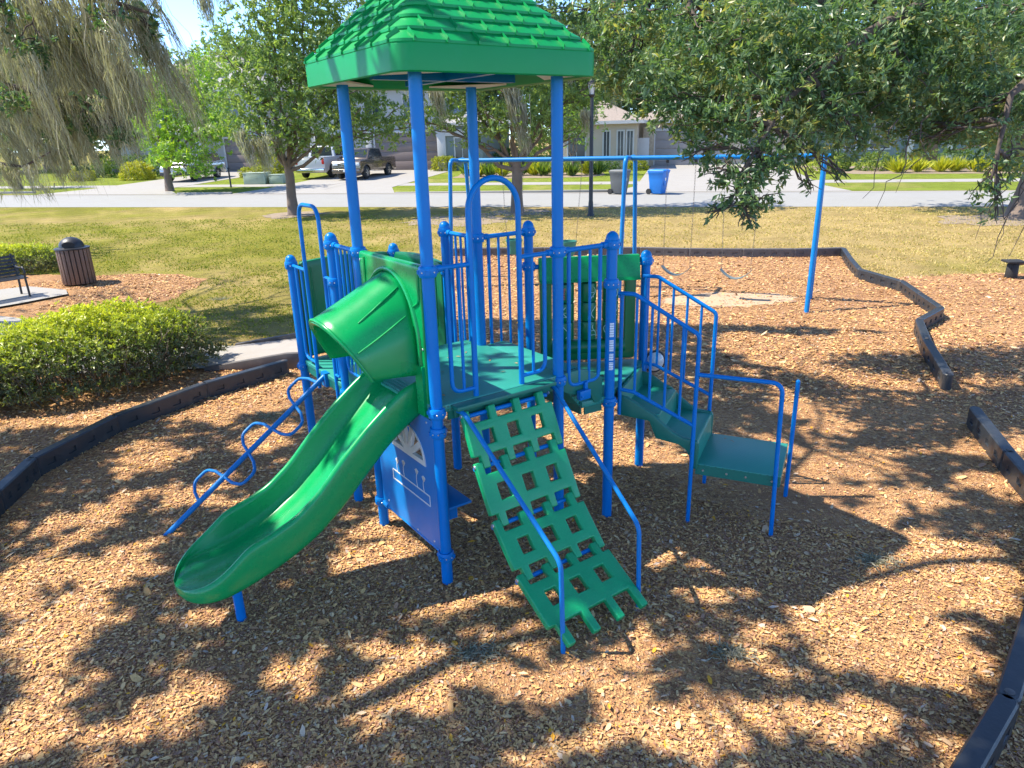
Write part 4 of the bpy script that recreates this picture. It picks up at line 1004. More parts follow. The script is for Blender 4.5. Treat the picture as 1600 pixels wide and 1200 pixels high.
# ================================================================== FURNITURE
def bench():
    o = thing('park_bench', 'black metal park bench with curled armrest at the left edge', 'bench', (-10.75, 15.75, .05), math.atan2(.78, .62))
    # local x along the bench, -y the front
    L = 1.8
    b = MB()
    for k in range(6): b.box((-L/2, -.17+.075*k, .43+.004*k), (L, .058, .02))
    b.build('seat', 'black_metal', o, bev=.005)
    b = MB(); rot = Matrix.Rotation(R(-14), 3, 'X')
    for k in range(6): b.box((-L/2, .27+.019*k, .50+.072*k), (L, .018, .052), rot=Matrix.Rotation(R(-14), 3, 'X'))
    b.build('backrest', 'black_metal', o, bev=.004)
    for x in (-.06, -L+.06):
        b = MB(); b.tube([(x, -.19, 0), (x, -.17, .42)], .024, 8); b.build('leg', 'black_metal', o)
        b = MB(); b.tube([(x, .30, 0), (x, .25, .42), (x, .38, .92)], .024, 8); b.build('leg', 'black_metal', o)
        b = MB(); b.tube(fillet([(x, -.17, .42), (x, -.23, .56), (x, -.16, .67), (x, -.05, .65), (x, .06, .64), (x, .31, .66)], .07, 5), .02, 8)
        b.tube([(x, -.15+.055*math.cos(t), .60+.055*math.sin(t)) for t in np.linspace(0, 5, 14)], .014, 6); b.build('armrest', 'black_metal', o)
bench()
def trash():
    x, y = -10.33, 17.0; o = thing('litter_bin', 'round litter bin with brown slats and dark domed lid beside the bench', 'litter bin', (x, y, gz(y)-.005), .3)
    b = MB(); n = 22
    for k in range(n): a = 2*PI*k/n; b.box((.345*math.cos(a), .345*math.sin(a), .45), (.022, .078, .80), a)
    b.build('slats', 'slat_brown', o, bev=.004)
    b = MB(); b.lathe([(.31, .04), (.325, .05), (.325, .82), (.31, .84)], n=28); b.build('liner', 'dark_rubber', o)
    b = MB(); b.lathe([(.37, .85), (.38, .865), (.375, .885), (.29, .895), (.28, .90)], n=30); b.build('rim', 'black_metal', o)
    b = MB(); pr = [(.27, .895)]+[(.27*math.cos(t), .895+.235*math.sin(t)) for t in np.linspace(.1, PI/2-.02, 8)]; b.lathe(pr, n=28); d = b.build('dome_lid', 'black_metal', o)
    b = MB(); b.plate([(.14*math.cos(t), .965+.075*math.sin(t)) for t in np.linspace(0, 2*PI, 18, endpoint=False)], [], lambda a, z, k: (a, -.258-k-.0+.02*0+.35*(z-.965)*0, z), .012); b.build('flap', 'dark_rubber', d)
trash()
def access_ramp():
    o = thing('access_ramp', 'grey plastic access ramp with low side curbs sloping into the mulch', 'ramp', (-3.85, 10.55, 0), 0)
    b = MB(); b.plate([(-.62, -.56), (-.62, .56), (.62, .64), (.72, -.56)], [], lambda x, y, k: (x, y, (.035+k if x < 0 else .15+k*.3)), .02); b.build('ramp_deck', 'ramp_deck', o)
    for y, m in ((-.60, 'grey_plastic'), (.66, 'grey_plastic')):
        b = MB(); b.plate([(-.66, 0), (.78, 0), (.78, .245), (.55, .24), (-.66, .06)], [], lambda x, z, k: (x, y-.04+k, z), .08); b.build('side_curb', m, o, bev=.01)
access_ramp()
def seesaw():
    o = thing('seesaw', 'dark seesaw seat on its beam at the right edge', 'seesaw', (10.75, 15.0, 0), R(-8))
    b = MB(); b.box((0, 0, .36), (.36, .34, .045)); b.build('seat', 'dark_rubber', o, bev=.012)
    b = MB(); b.lathe([(.11, 0), (.12, .03), (.11, .30), (.08, .335)], (0, 0, 0), 16); b.build('bumper', 'dark_rubber', o)
    b = MB(); b.tube([(.1, 0, .315), (2.9, 0, .62)], .045, 10); b.tube([(1.6, -.05, 0), (1.6, -.05, .46)], .05, 10); b.tube([(.28, 0, .33), (.28, 0, .55), (.28, .18, .55)], .016, 8); b.build('beam', 'slat_brown', o)
seesaw()
def street_lamp():
    x, y = 3.04, 26.42; z = gz(y); o = thing('street_lamp', 'tall black lamp post with lantern head on the lawn behind the swings', 'street lamp', (x, y, z))
    b = MB(); b.lathe([(.13, 0), (.13, .06), (.10, .10), (.085, .5), (.075, .55), (.062, 4.0), (.05, 4.05)], n=16); b.build('pole', 'black_metal', o)
    b = MB(); b.lathe([(.06, 4.03), (.11, 4.10), (.11, 4.13)], n=8); 
    for k in range(4): a = PI/4+k*PI/2; b.tube([(.10*math.cos(a), .10*math.sin(a), 4.12), (.15*math.cos(a), .15*math.sin(a), 4.46)], .010, 6)
    b.lathe([(.19, 4.46), (.17, 4.50), (.06, 4.60), (.03, 4.63), (.02, 4.70), (.001, 4.71)], n=8); h = b.build('lantern', 'black_metal', o)
    b = MB(); b.lathe([(.085, 4.13), (.135, 4.455)], n=8); b.build('glass', 'lamp_glass', h)
street_lamp()
def wheelie(s, w, mat, label, rz):
    p = st3(s, w); o = thing('wheelie_bin', label, 'wheelie bin', p, SA+rz)
    rings = [[(a*wx, b_*wy+yo, z) for a, b_ in ((-1, -1), (1, -1), (1, 1), (-1, 1))] for z, wx, wy, yo in ((.04, .24, .27, .03), (.55, .275, .325, .0), (.62, .285, .335, 0), (.9, .30, .36, 0), (.95, .325, .385, 0), (1.0, .325, .385, 0))]
    b = MB(); b.loft(rings); b.box((0, -.335, .50), (.22, .02, .26)); b.build('body', mat, o, bev=.018)
    b = MB(); b.loft([[(a*.335, b_*.40-.005, 1.0) for a, b_ in ((-1, -1), (1, -1), (1, 1), (-1, 1))], [(a*.335, b_*.40-.005, 1.03) for a, b_ in ((-1, -1), (1, -1), (1, 1), (-1, 1))], [(a*.27, b_*.33, 1.085) for a, b_ in ((-1, -1), (1, -1), (1, 1), (-1, 1))]]); b.build('lid', mat, o, bev=.012)
    for sx in (-1, 1):
        b = MB(); b.lathe([(.04, -.025), (.12, -.025), (.13, -.01), (.13, .01), (.12, .025), (.04, .025)], (sx*.29, .33, .13), 16, 'X'); b.build('wheel', 'dark_rubber', o)
    b = MB(); b.tube([(-.26, .43, .98), (.26, .43, .98)], .016, 8); b.build('handle', mat, o)
    b = MB(); b.box((0, -.349, .66), (.12, .006, .12)); b.build('emblem', 'white_paint', o)
wheelie(.62, 5.15, 'bin_blue', 'bright blue wheelie bin standing at the end of the driveway', 1.1)
wheelie(-1.12, 5.25, 'bin_grey', 'dark grey wheelie bin beside the grass verge, left of the blue one', 1.1)
def utility(s, w, size, label):
    p = st3(s, w); o = thing('utility_box', label, 'utility box', p, SA+.1); b = MB(); x, y, z = size
    b.box((0, 0, z/2), size); b.build('cabinet', 'utility', o, bev=.03)
    b = MB(); b.box((0, 0, z+.018), (x+.06, y+.06, .05)); b.build('lid', 'utility', o, bev=.015)
    b = MB(); b.box((0, -y/2-.006, z*.5), (x*.8, .015, z*.7)); b.box((x*.1, -y/2-.02, z*.55), (.05, .02, .08)); b.build('door', 'utility', o, bev=.004)
utility(-23.3, 11.9, (1.35, 1.0, .62), 'pale green utility box on the verge, the larger of two'); utility(-22.0, 12.0, (.85, .7, .5), 'small green utility box right of the larger one')
p = st3(-23.73, 9.67); o = thing('sign_post', 'short dark post on the grass strip between the driveways', 'post', p)
b = MB(); b.tube([(0, 0, 0), (0, 0, 1.05)], .05, 10); b.build('post', 'black_metal', o); b = MB(); b.lathe([(.07, 1.04), (.07, 1.07), (.04, 1.12), (.001, 1.14)], n=12); b.build('cap', 'black_metal', o)
for i, (x, y, s_, lb) in enumerate(((-.28, 3.72, .15, 'grey moss tuft on the mulch in front of the climbing wall'), (2.75, 4.62, .17, 'flat grey moss tuft at the edge of the tower shadow'), (-2.95, 8.0, .22, 'grey moss tuft between the loop pole and the border'), (1.35, 3.66, .12, 'small grey moss tuft right of the left handrail foot'), (-6.2, 15.0, .22, 'pale moss tuft on the shaded lawn'))):
    rg = np.random.default_rng(i+40); n = 260; P = np.stack([x+rg.normal(0, s_*.5, n), y+rg.normal(0, s_*.3, n), gz(y)+.012+np.abs(rg.normal(0, .012, n))], 1)
    D = unit(np.stack([rg.normal(size=n), rg.normal(size=n), .25*rg.normal(size=n)], 1)); V = leaf_verts(P, D, unit(rg.normal(size=(n, 3))+[0, 0, 1]), rg.uniform(.03, .09, n), rg.uniform(.006, .012, n))
    tag(quads_mesh('moss_tuft', V, 3, np.repeat(rg.uniform(0, .6, n), 2), 'moss'), lb, 'moss', 'moss tufts fallen on the ground')

# ================================================================== HOUSES
def windowp(par, c, w_, h, face='-y', mat='glass_dark'):
    """window: frame part with a pane sub-part, on a wall facing -y (or -x) in house space"""
    f = MB(); c = Vector(c)
    U = Vector((1, 0, 0)) if face == '-y' else Vector((0, -1, 0)); Nn = Vector((0, -1, 0)) if face == '-y' else Vector((-1, 0, 0))
    def q(u0, u1, z0_, z1_, d0, d1):
        vs = [c+U*u+Nn*d+Vector((0, 0, z)) for u in (u0, u1) for d in (d0, d1) for z in (z0_, z1_)]
        f.add(vs, [(0, 1, 3, 2), (4, 6, 7, 5), (0, 4, 5, 1), (2, 3, 7, 6), (0, 2, 6, 4), (1, 5, 7, 3)])
    t = .09
    q(-w_/2-t, w_/2+t, -h/2-t, -h/2, -.01, .07); q(-w_/2-t, w_/2+t, h/2, h/2+t, -.01, .07); q(-w_/2-t, -w_/2, -h/2, h/2, -.01, .06); q(w_/2, w_/2+t, -h/2, h/2, -.01, .06); q(-.02, .02, -h/2, h/2, -.01, .04)
    o = f.build('window', 'stucco_white', par); f = MB(); q(-w_/2, w_/2, -h/2, h/2, -.03, .012); f.build('pane', mat, o)
def garage_door(par, x, y, w_, h, mat):
    b = MB(); n = 4
    for k in range(n): b.box((x, y, h*(k+.5)/n), (w_, .05, h/n-.02))
    o = b.build('garage_door', mat, par, bev=.008)
    b = MB(); b.box((x-w_/2-.07, y-.03, h/2), (.14, .10, h)); b.box((x+w_/2+.07, y-.03, h/2), (.14, .10, h)); b.box((x, y-.03, h+.08), (w_+.28, .11, .16)); b.build('frame', 'stucco_white', o, bev=.01)
def hip(par, x0, x1, y0, y1, z, rise, over, mat, name='roof'):
    x0 -= over; x1 += over; y0 -= over; y1 += over; d = min(x1-x0, y1-y0)/2*.98
    b = MB(); v = [(x0, y0, z), (x1, y0, z), (x1, y1, z), (x0, y1, z)]
    t = [(x0+d, y0+d, z+rise), (x1-d, y0+d, z+rise), (x1-d, y1-d, z+rise), (x0+d, y1-d, z+rise)]
    lo = [(a, c, z-.18) for a, c, _ in v]
    b.add(lo+v+t, [(3, 2, 1, 0), (0, 1, 5, 4), (1, 2, 6, 5), (2, 3, 7, 6), (3, 0, 4, 7), (4, 5, 9, 8), (5, 6, 10, 9), (6, 7, 11, 10), (7, 4, 8, 11), (8, 9, 10, 11)])
    o = b.build(name, mat, par, 20); f = MB(); 
    for (xa, ya, sx, sy) in (((x0+x1)/2, y0-.02, x1-x0, .05), ((x0+x1)/2, y1+.02, x1-x0, .05)): f.box((xa, ya, z-.10), (sx, sy, .2))
    for xa in (x0-.02, x1+.02): f.box((xa, (y0+y1)/2, z-.101), (.05, y1-y0, .198))
    f.build('fascia', 'stucco_white', o)
def house(s, w, label):
    p = st3(s, w); return thing('house', label, 'house', p, SA)
def walls(par, x0, x1, y0, y1, z, mat, gap=None):
    b = MB(); b.box(((x0+x1)/2, (y0+y1)/2, z/2-.2), (x1-x0, y1-y0, z+.4)); return b.build('wall', mat, par)
# middle house: taupe double garage with grey-green wing
h = house(-20, 21.6, 'two storey grey house with wide taupe garage door behind the pickups')
walls(h, -4.5, 5.45, .0, 9, 5.6, 'stucco_pale'); walls(h, 5.45, 8.6, -.9, 8, 3.0, 'stucco_grey')
garage_door(h, 3.0, -.04, 4.9, 2.5, 'garage'); garage_door(h, -2.6, -.04, 2.7, 2.5, 'garage')
b = MB(); b.box((.1, -.12, 1.4), (.45, .26, 2.8)); b.build('pilaster', 'stucco_white', h, bev=.02)
b = MB(); b.box((5.75, -.98, 1.5), (.6, .2, 3.0)); b.build('pilaster', 'stucco_white', h, bev=.02)
b = MB(); b.box((7.0, -.98, 2.42), (3.2, .16, .42)); b.build('band', 'stucco_white', h, bev=.02)
hip(h, -4.5, 5.45, 0, 9, 5.6, 2.2, .5, 'shingle_grey'); hip(h, 5.45, 8.6, -.9, 8, 3.05, 1.0, .4, 'shingle_grey', 'porch_roof')
for x in (-2.5, .5, 3.4): windowp(h, (x, 0, 4.2), 1.1, 1.4)
windowp(h, (7.2, -.9, 1.4), 1.0, 1.3)
# left house: pale two storeys
h = house(-33, 23, 'tall pale blue house behind the yellow-green tree on the left')
walls(h, -9, 4.5, .2, 10, 5.9, 'stucco_pale'); garage_door(h, 2.4, .15, 3.6, 2.35, 'garage'); hip(h, -9, 4.5, .2, 10, 5.9, 2.9, .5, 'shingle_grey')
for x in (-3.4, -.6): b = MB(); b.box((x, -1.2, 1.45), (.4, .4, 2.9)); b.build('porch_column', 'stucco_white', h, bev=.02)
hip(h, -3.9, 0, -1.5, .1, 2.95, .6, .2, 'shingle_grey', 'porch_roof')
for x in (-7, -4.2, -1.4, 1.6): windowp(h, (x, .2, 4.5), 1.2, 1.4)
for x in (-7.2, -5.2): windowp(h, (x, .2, 1.5), 1.2, 1.5)
b = MB(); b.box((-2, .14, 1.05), (1.0, .06, 2.1)); b.build('door', 'stucco_white', h, bev=.01)
# right house: beige wing and garage
h = house(-2.6, 20.2, 'beige single storey house with stone pillar and taupe garage, right of the lamp post')
walls(h, -3.4, 1.6, 0, 10, 2.95, 'stucco_beige'); walls(h, 1.6, 12.5, 3.2, 13, 2.95, 'stucco_beige')
hip(h, -3.4, 1.6, 0, 10, 3.0, 1.35, .45, 'shingle'); hip(h, 1.6, 12.5, 3.2, 13, 3.0, 2.4, .45, 'shingle', 'main_roof')
garage_door(h, 5.0, 3.14, 4.6, 2.3, 'garage_taupe')
b = MB(); b.box((2.25, 3.05, 1.3), (.75, .5, 2.6)); b.build('stone_pillar', 'stone', h, bev=.02)
for k, x in enumerate((-.35, .55, 1.15)): windowp(h, (x, 0, 1.6), .35, 1.5)
windowp(h, (-2.3, 0, 1.5), 1.1, 1.3)
b = MB(); b.box((1.9, 1.1, .95), (.9, .06, 1.9)); b.build('gate', 'stucco_white', h, bev=.01)
windowp(h, (9.5, 3.2, 1.5), 1.3, 1.4)
# far right house
h = house(17, 24.5, 'grey-green house with dark shuttered windows behind the right hedges')
walls(h, -6.5, 9, 0, 10, 2.95, 'stucco_grey'); hip(h, -6.5, 9, 0, 10, 3.0, 2.5, .5, 'shingle')
for x in (-4.5, -2.4, 3.5, 6): windowp(h, (x, 0, 1.6), 1.2, 1.5)
b = MB(); b.box((.6, -.06, 1.05), (1.1, .08, 2.1)); b.build('door', 'slat_brown', h, bev=.01)
for x in (-.6, 1.8): b = MB(); b.box((x, -.15, 1.45), (.35, .35, 2.9)); b.build('porch_column', 'stucco_white', h, bev=.02)

# ================================================================== VEHICLES
def wheel(par, x, y, r, wd):
    side = 1 if y > 0 else -1
    b = MB(); b.lathe([(r*.62, -wd/2), (r*.9, -wd/2), (r, -wd*.36), (r, wd*.36), (r*.9, wd/2), (r*.62, wd/2)], (x, y, r), 24, 'Y'); o = b.build('wheel', 'dark_rubber', par, 50)
    b = MB(); q = y+side*(wd/2-.035)
    b.lathe([(r*.63, -.02), (r*.63, .02), (r*.55, .03)], (x, q, r), 24, 'Y')
    for k in range(6): a = k*PI/3; b.box((x+.3*r*math.cos(a), q+side*.03, r+.3*r*math.sin(a)), (r*.60, .02, r*.16), rot=Matrix.Rotation(-a, 3, 'Y'))
    b.lathe([(r*.15, -.01), (r*.13, .055)] if side > 0 else [(r*.13, -.055), (r*.15, .01)], (x, q, r), 12, 'Y'); b.build('rim', 'rim', o)
def vehicle(name, label, cat, loc, rz, mat, kind, L, Wd, H, wb, rw, belt_z, hood_z):
    """front towards local +x, centre at the origin"""
    o = thing(name, label, cat, loc, rz); f, r_ = L/2, -L/2; fx, rx = wb/2+.12, -wb/2+.12; g = .30; wr = rw+.07
    def arc(cx): return [(cx+wr*math.cos(t), max(g, rw+wr*math.sin(t))) for t in np.linspace(PI-.25, .25, 9)]
    hb = f-1.28 if kind == 'pickup' else f-1.22      # windscreen base
    if kind == 'pickup':
        cab_r = rx+.62
        top = [(f, .62), (f+.0, hood_z-.16), (f-.12, hood_z-.03), (hb+.1, hood_z+.03), (hb, belt_z), (cab_r, belt_z), (cab_r-.05, belt_z), (r_+.02, belt_z-.03), (r_, belt_z-.06), (r_, .55)]
    else:
        top = [(f, .58), (f-.02, hood_z-.18), (f-.16, hood_z-.04), (hb+.1, hood_z+.03), (hb, belt_z), (r_+.1, belt_z+.02), (r_, belt_z-.12), (r_, .55)]
    prof = [(f-.06, .36), (f, .45)] + top + [(r_+.05, .42), (r_+.2, g+.04)]
    prof += arc(rx)[::1] + arc(fx)
    prof = [(f-.2, g+.02)] + prof if False else prof
    b = MB(); b.plate(prof, [], lambda x, z, k: (x, -Wd/2+k, z), Wd); body = b.build('body', mat, o, bev=.045, seg=3)
    # greenhouse
    if kind == 'pickup': bx0, bx1, tx0, tx1 = cab_r+.02, hb+.05, cab_r+.22, hb-.62
    else: bx0, bx1, tx0, tx1 = r_+.14, hb+.05, r_+.48, hb-.72
    hw, ht = Wd/2-.06, Wd/2-.22; zb, zt = belt_z-.02, H
    bot = [Vector((bx1, -hw, zb)), Vector((bx1, hw, zb)), Vector((bx0, hw, zb)), Vector((bx0, -hw, zb))]
    tp = [Vector((tx1, -ht, zt)), Vector((tx1, ht, zt)), Vector((tx0, ht, zt)), Vector((tx0, -ht, zt))]
    b = MB(); b.loft([bot, [v.lerp(c, .0) for v, c in zip(tp, tp)]]); b.build('cab', mat, o, bev=.05, seg=3)
    def pane(a, c, d, e_, m=.1, n=.0):
        # quad corner order: bottom a->c, top e_->d, inset and pushed out
        nn = (c-a).cross(e_-a).normalized(); cen = (a+c+d+e_)/4
        if nn.dot(cen-Vector(((bx0+bx1)/2, 0, (zb+zt)/2))) < 0: nn = -nn
        def P(u, v): return a.lerp(c, u).lerp(e_.lerp(d, u), v)
        q = [P(m, .14), P(1-m, .14), P(1-m, .88), P(m, .88)]
        w_ = MB(); w_.add([v+nn*.012 for v in q]+[v-nn*.03 for v in q], [(0, 1, 2, 3), (7, 6, 5, 4), (0, 4, 5, 1), (1, 5, 6, 2), (2, 6, 7, 3), (3, 7, 4, 0)]); w_.build('window', 'glass_car', o)
    pane(bot[0], bot[1], tp[1], tp[0], .07); pane(bot[2], bot[3], tp[3], tp[2], .1)
    for (i, j) in ((0, 3), (1, 2)):
        a, c, d, e_ = bot[i], bot[j], tp[j], tp[i]; mb, mt = a.lerp(c, .5), e_.lerp(d, .5)
        pane(a.lerp(c, .06), mb, mt, e_.lerp(d, .02), .04); pane(mb, c.lerp(a, .06), d.lerp(e_, .03), mt, .04)
    for x in (fx, rx):
        for y in (-Wd/2+.11, Wd/2-.11): wheel(o, x, y, rw, .24)
    b = MB(); b.box((f+.02, 0, .50), (.14, Wd-.04, .24)); b.build('front_bumper', mat if kind == 'pickup' else 'trim_black', o, bev=.05, seg=3)
    b = MB(); b.box((r_-.03, 0, .52), (.14, Wd-.04, .2)); b.build('rear_bumper', 'car_chrome', o, bev=.04, seg=3)
    b = MB(); b.box((f+.012, 0, hood_z-.24), (.05, Wd*.46, .24)); gr = b.build('grille', 'trim_black', o, bev=.02)
    b = MB()
    for k in range(3): b.box((f+.04, 0, hood_z-.32+.08*k), (.02, Wd*.44, .022))
    b.build('grille_bars', 'car_chrome', gr)
    for sg in (-1, 1):
        b = MB(); b.box((f-.02, sg*(Wd/2-.23), hood_z-.22), (.10, .34, .17)); b.build('headlight', 'lens', o, bev=.03)
        b = MB(); b.box((r_+.01, sg*(Wd/2-.10), belt_z-.22), (.07, .17, .34)); b.build('tail_light', 'red_lamp', o, bev=.02)
        b = MB(); b.box((hb-.12, sg*(Wd/2+.07), belt_z+.10), (.10, .20, .16)); b.build('mirror', mat if kind != 'pickup' else 'trim_black', o, bev=.03)
        for cx in (fx, rx):
            q = MB(); ar = arc(cx); q.tube([(x, sg*(Wd/2+.004), z) for x, z in ar], .03, 6); q.build('wheel_arch', 'trim_black' if kind == 'pickup' else mat, o)
        d = MB(); 
        for xx in np.linspace(bx0+.35, bx1-.45, 3): d.box((xx, sg*(Wd/2+.0015), (belt_z+.45)/2+.05), (.012, .006, belt_z-.55))
        for xx in np.linspace(bx0+.5, bx1-.55, 2): d.box((xx-.2, sg*(Wd/2+.012), belt_z-.14), (.16, .03, .035))
        d.build('door_seams', 'trim_black', o)
    if kind == 'pickup':
        b = MB(); x0, x1 = r_+.09, cab_r-.03; b.box(((x0+x1)/2, 0, belt_z+.002), (x1-x0, Wd-.24, .012)); b.build('bed_liner', 'trim_black', o)
        b = MB()
        for sg in (-1, 1): b.box(((x0+x1)/2, sg*(Wd/2-.05), belt_z+.02), (x1-x0+.08, .09, .05))
        b.box((r_+.05, 0, belt_z+.018), (.08, Wd-.12, .05)); b.build('bed_rail', mat, o, bev=.015)
    else:
        b = MB()
        for sg in (-1, 1): b.tube([(tx0+.1, sg*(ht-.06), zt+.05), (tx1-.1, sg*(ht-.06), zt+.05)], .022, 8)
        b.build('roof_rails', 'trim_black', o)
    b = MB(); b.box((f+.09, 0, .52), (.015, .34, .12)); b.build('number_plate', 'white_paint', o)
    return o
hd = math.atan2(-SBV.y, -SBV.x)     # nose towards the road
vehicle('pickup_truck', 'brown metallic pickup truck with its nose towards the street', 'pickup truck', st3(-18.0, 16.0), hd-R(3), 'car_brown', 'pickup', 5.3, 1.9, 1.80, 3.25, .385, 1.17, 1.12)
vehicle('pickup_truck', 'white pickup truck parked tail first towards the street, red tail light showing', 'pickup truck', st3(-21.0, 17.0), hd+PI+R(1), 'car_white', 'pickup', 5.6, 2.0, 1.93, 3.55, .41, 1.25, 1.2)
vehicle('suv', 'silver grey car half hidden behind the hanging moss on the left driveway', 'car', st3(-29.9, 15.3), hd+R(4), 'car_grey', 'suv', 4.8, 1.9, 1.70, 2.8, .36, 1.08, 1.02)

# ================================================================== TREES AND PLANTS
def limb(b, p, q, r0, r1, sag=.0, wob=.06, n=6, rg=rng):
    p, q = Vector(p), Vector(q); L = (q-p).length; pts, rr = [], []
    for i in range(n+1):
        t = i/n; v = p.lerp(q, t) + Vector((0, 0, -sag*L*math.sin(PI*t)))
        if 0 < i < n: v += Vector(tuple(rg.normal(0, wob*L*.35, 3)))
        pts.append(v); rr.append(r0*(1-t)+r1*t)
    b.tube(pts, rr, 8); return pts
def moss_strands(anchors, nper, length, lean, rg, width=.011, spread=.14):
    """anchors (n,3), length (n,), lean (n,2): tapering ribbons in hanging tufts"""
    VV, TT = [], []
    for A, Ln, le in zip(anchors, length, lean):
        k = nper; off = rg.normal(0, spread, (k, 3))*np.array([1, 1, .5]); P = A+off
        L = Ln*rg.beta(2.2, 1.6, k); seg = 7; ph = rg.uniform(0, 6, k); am = rg.uniform(.01, .055, k)*np.minimum(1, Ln); pull = np.exp(-np.linalg.norm(off[:, :2], axis=1)/spread)
        drx, dry = rg.normal(0, 1, (2, k)); a = rg.uniform(0, PI, k); sx, sy = np.cos(a), np.sin(a); prev = None; w0 = width*rg.uniform(.5, 1.7, k)
        for s in range(seg+1):
            t = s/seg; c = P + np.stack([le[0]*t*L - off[:, 0]*t*.55 + am*np.sin(ph+t*rg.uniform(5, 16, k))+.06*L*t*drx, le[1]*t*L - off[:, 1]*t*.55 + am*np.cos(ph*1.3+t*8)+.06*L*t*dry, -t*L], 1)
            w_ = (w0*(1-t)**.7+.001)[:, None]*np.stack([sx, sy, 0*sx], 1); l, r = c-w_, c+w_
            if prev is not None: VV.append(np.stack([prev[0], prev[1], r, l], 1).reshape(-1, 3)); TT.append(np.clip(.45+.22*rg.normal(size=k)+.1*(s % 2), 0, 1))
            prev = (l, r)
    return np.concatenate(VV), np.concatenate(TT)
def crown(par, blobs, dens, k, L, mat, seed, tint=(.25, .75), shell=.45, wr=.36, name='crown', spread=.9):
    rg = np.random.default_rng(seed); C = blob_points(blobs, dens, rg, shell)
    cl = .5+.5*np.sin(C[:, 0]*2.1+C[:, 2]*1.7+seed)*np.cos(C[:, 1]*1.9-C[:, 2]*1.3)
    t = tint[0]+(tint[1]-tint[0])*(.6*cl+.4*rg.uniform(0, 1, len(C)))
    V, tt = rosettes(C, k, L, spread, None, t, wr, rg=rg); return quads_mesh(name, V-np.array(par.location), 3, tt, mat, par), C
def tree(name, label, base, blobs, dens, k, L, mat, seed, trunk_r, fork_z, group=None, bark='bark', lean=(0, 0), cat='tree', tint=(.2, .8)):
    o = thing(name, label, cat, base, 0, group); rg = np.random.default_rng(seed+99); b = MB(); B = Vector(base)
    fk = Vector((lean[0], lean[1], fork_z))
    b.tube([(0, 0, -.1), (0, 0, .05), tuple(fk*.35), tuple(fk*.7+Vector((.03, .02, 0))), tuple(fk)], [trunk_r*1.6, trunk_r*1.25, trunk_r, trunk_r*.92, trunk_r*.8], 14)
    b.build('trunk', bark, o, 60); q = MB()
    for i, bl in enumerate(blobs):
        c = Vector(bl[:3])-B; pts = limb(q, fk-Vector((0, 0, .25+.2*rg.uniform())), c, trunk_r*.42, trunk_r*.10, -.05, .08, 6, rg)
        for j in range(5):
            d = unit(rg.normal(size=3)); e_ = c+Vector(tuple(d*np.array(bl[3:6])*.85)); limb(q, pts[3+j % 3], e_, trunk_r*.13, .012, 0, .1, 4, rg)
    q.build('branches', bark, o, 60); crown(o, blobs, dens, k, L, mat, seed, tint); return o

# --- street trees on the lawn
T1 = [(-7.69, 29.0, 6.78, 2.2, 2.0, 1.9), (-9.29, 29.0, 5.52, 1.9, 1.8, 1.5), (-5.94, 29.0, 5.43, 2.2, 2.0, 1.5), (-7.46, 28.8, 4.34, 2.3, 2.0, 1.4), (-9.97, 29.0, 4.18, 1.3, 1.3, 1.0), (-4.81, 28.6, 3.81, 1.6, 1.5, 1.0), (-8.77, 28.7, 3.35, 1.6, 1.5, .75), (-6.58, 28.7, 3.29, 1.6, 1.4, .7), (-10.42, 29.4, 6.9, 1, 1, 1.2), (-6.53, 29.0, 8.64, 2.5, 2.2, 2.0), (-8.49, 29.0, 7.86, 1.2, 1.2, 1.6)]
T2 = [(.11, 27.8, 6.45, 2.6, 2.2, 2.0), (-1.34, 27.6, 4.36, 1.9, 1.7, 1.2), (1.67, 27.6, 4.07, 1.7, 1.6, 1.1), (.26, 27.4, 3.66, 1.6, 1.5, .9), (-3.03, 27.8, 3.75, 1.1, 1, .7), (3.1, 28.0, 5.13, 1.6, 1.5, 1.6), (4.07, 28.5, 6.85, 1.9, 1.8, 1.8), (2.6, 27.6, 3.16, .8, .8, .45), (-2.24, 27.8, 5.25, 1.4, 1.3, 1.2), (-1.17, 27.4, 2.93, .6, .6, .35)]
t1 = tree('street_tree', 'round crowned oak on the lawn left of the tower, beside the sky gap', (-8.57, 29.16, gz(29.16)), T1, 17, 10, .17, 'leaf_street', 11, .19, 2.1, 'young oaks along the street')
t2 = tree('street_tree', 'moss hung oak on the lawn behind the tower, beside the lamp post', (.38, 27.87, gz(27.87)), T2, 19, 10, .17, 'leaf_street', 12, .21, 2.0, 'young oaks along the street')
rg = np.random.default_rng(21)
A = np.array([[.15, 26.6, 5.1], [.3, 26.6, 4.6], [.4, 26.6, 4.2], [-2.4, 26.4, 4.9], [-3.2, 26.5, 5.2], [2.9, 27, 3.9], [3.8, 27, 5.4], [2.2, 27, 5.8]])
V, tt = moss_strands(A, 130, np.array([2.6, 2.2, 1.9, 1.5, 1.4, .9, 1.6, 1.2]), np.array([[.2, 0]]*5+[[.1, 0]]*3), rg, .014, .16)
quads_mesh('hanging_moss', V-np.array(t2.location), 4, tt, 'moss', t2)
A = np.concatenate([np.array([-9.4, 28.0, 3.3])+rg.normal(0, 1, (9, 3))*[.5, .3, .2], np.array([-10.2, 28.3, 8.4])+rg.normal(0, 1, (4, 3))*[.4, .2, .4]])
V, tt = moss_strands(A, 70, rg.uniform(.8, 1.5, 13), np.tile([[.18, 0]], (13, 1)), rg, .012, .12)
quads_mesh('hanging_moss', V-np.array(t1.location), 4, tt, 'moss', t1)

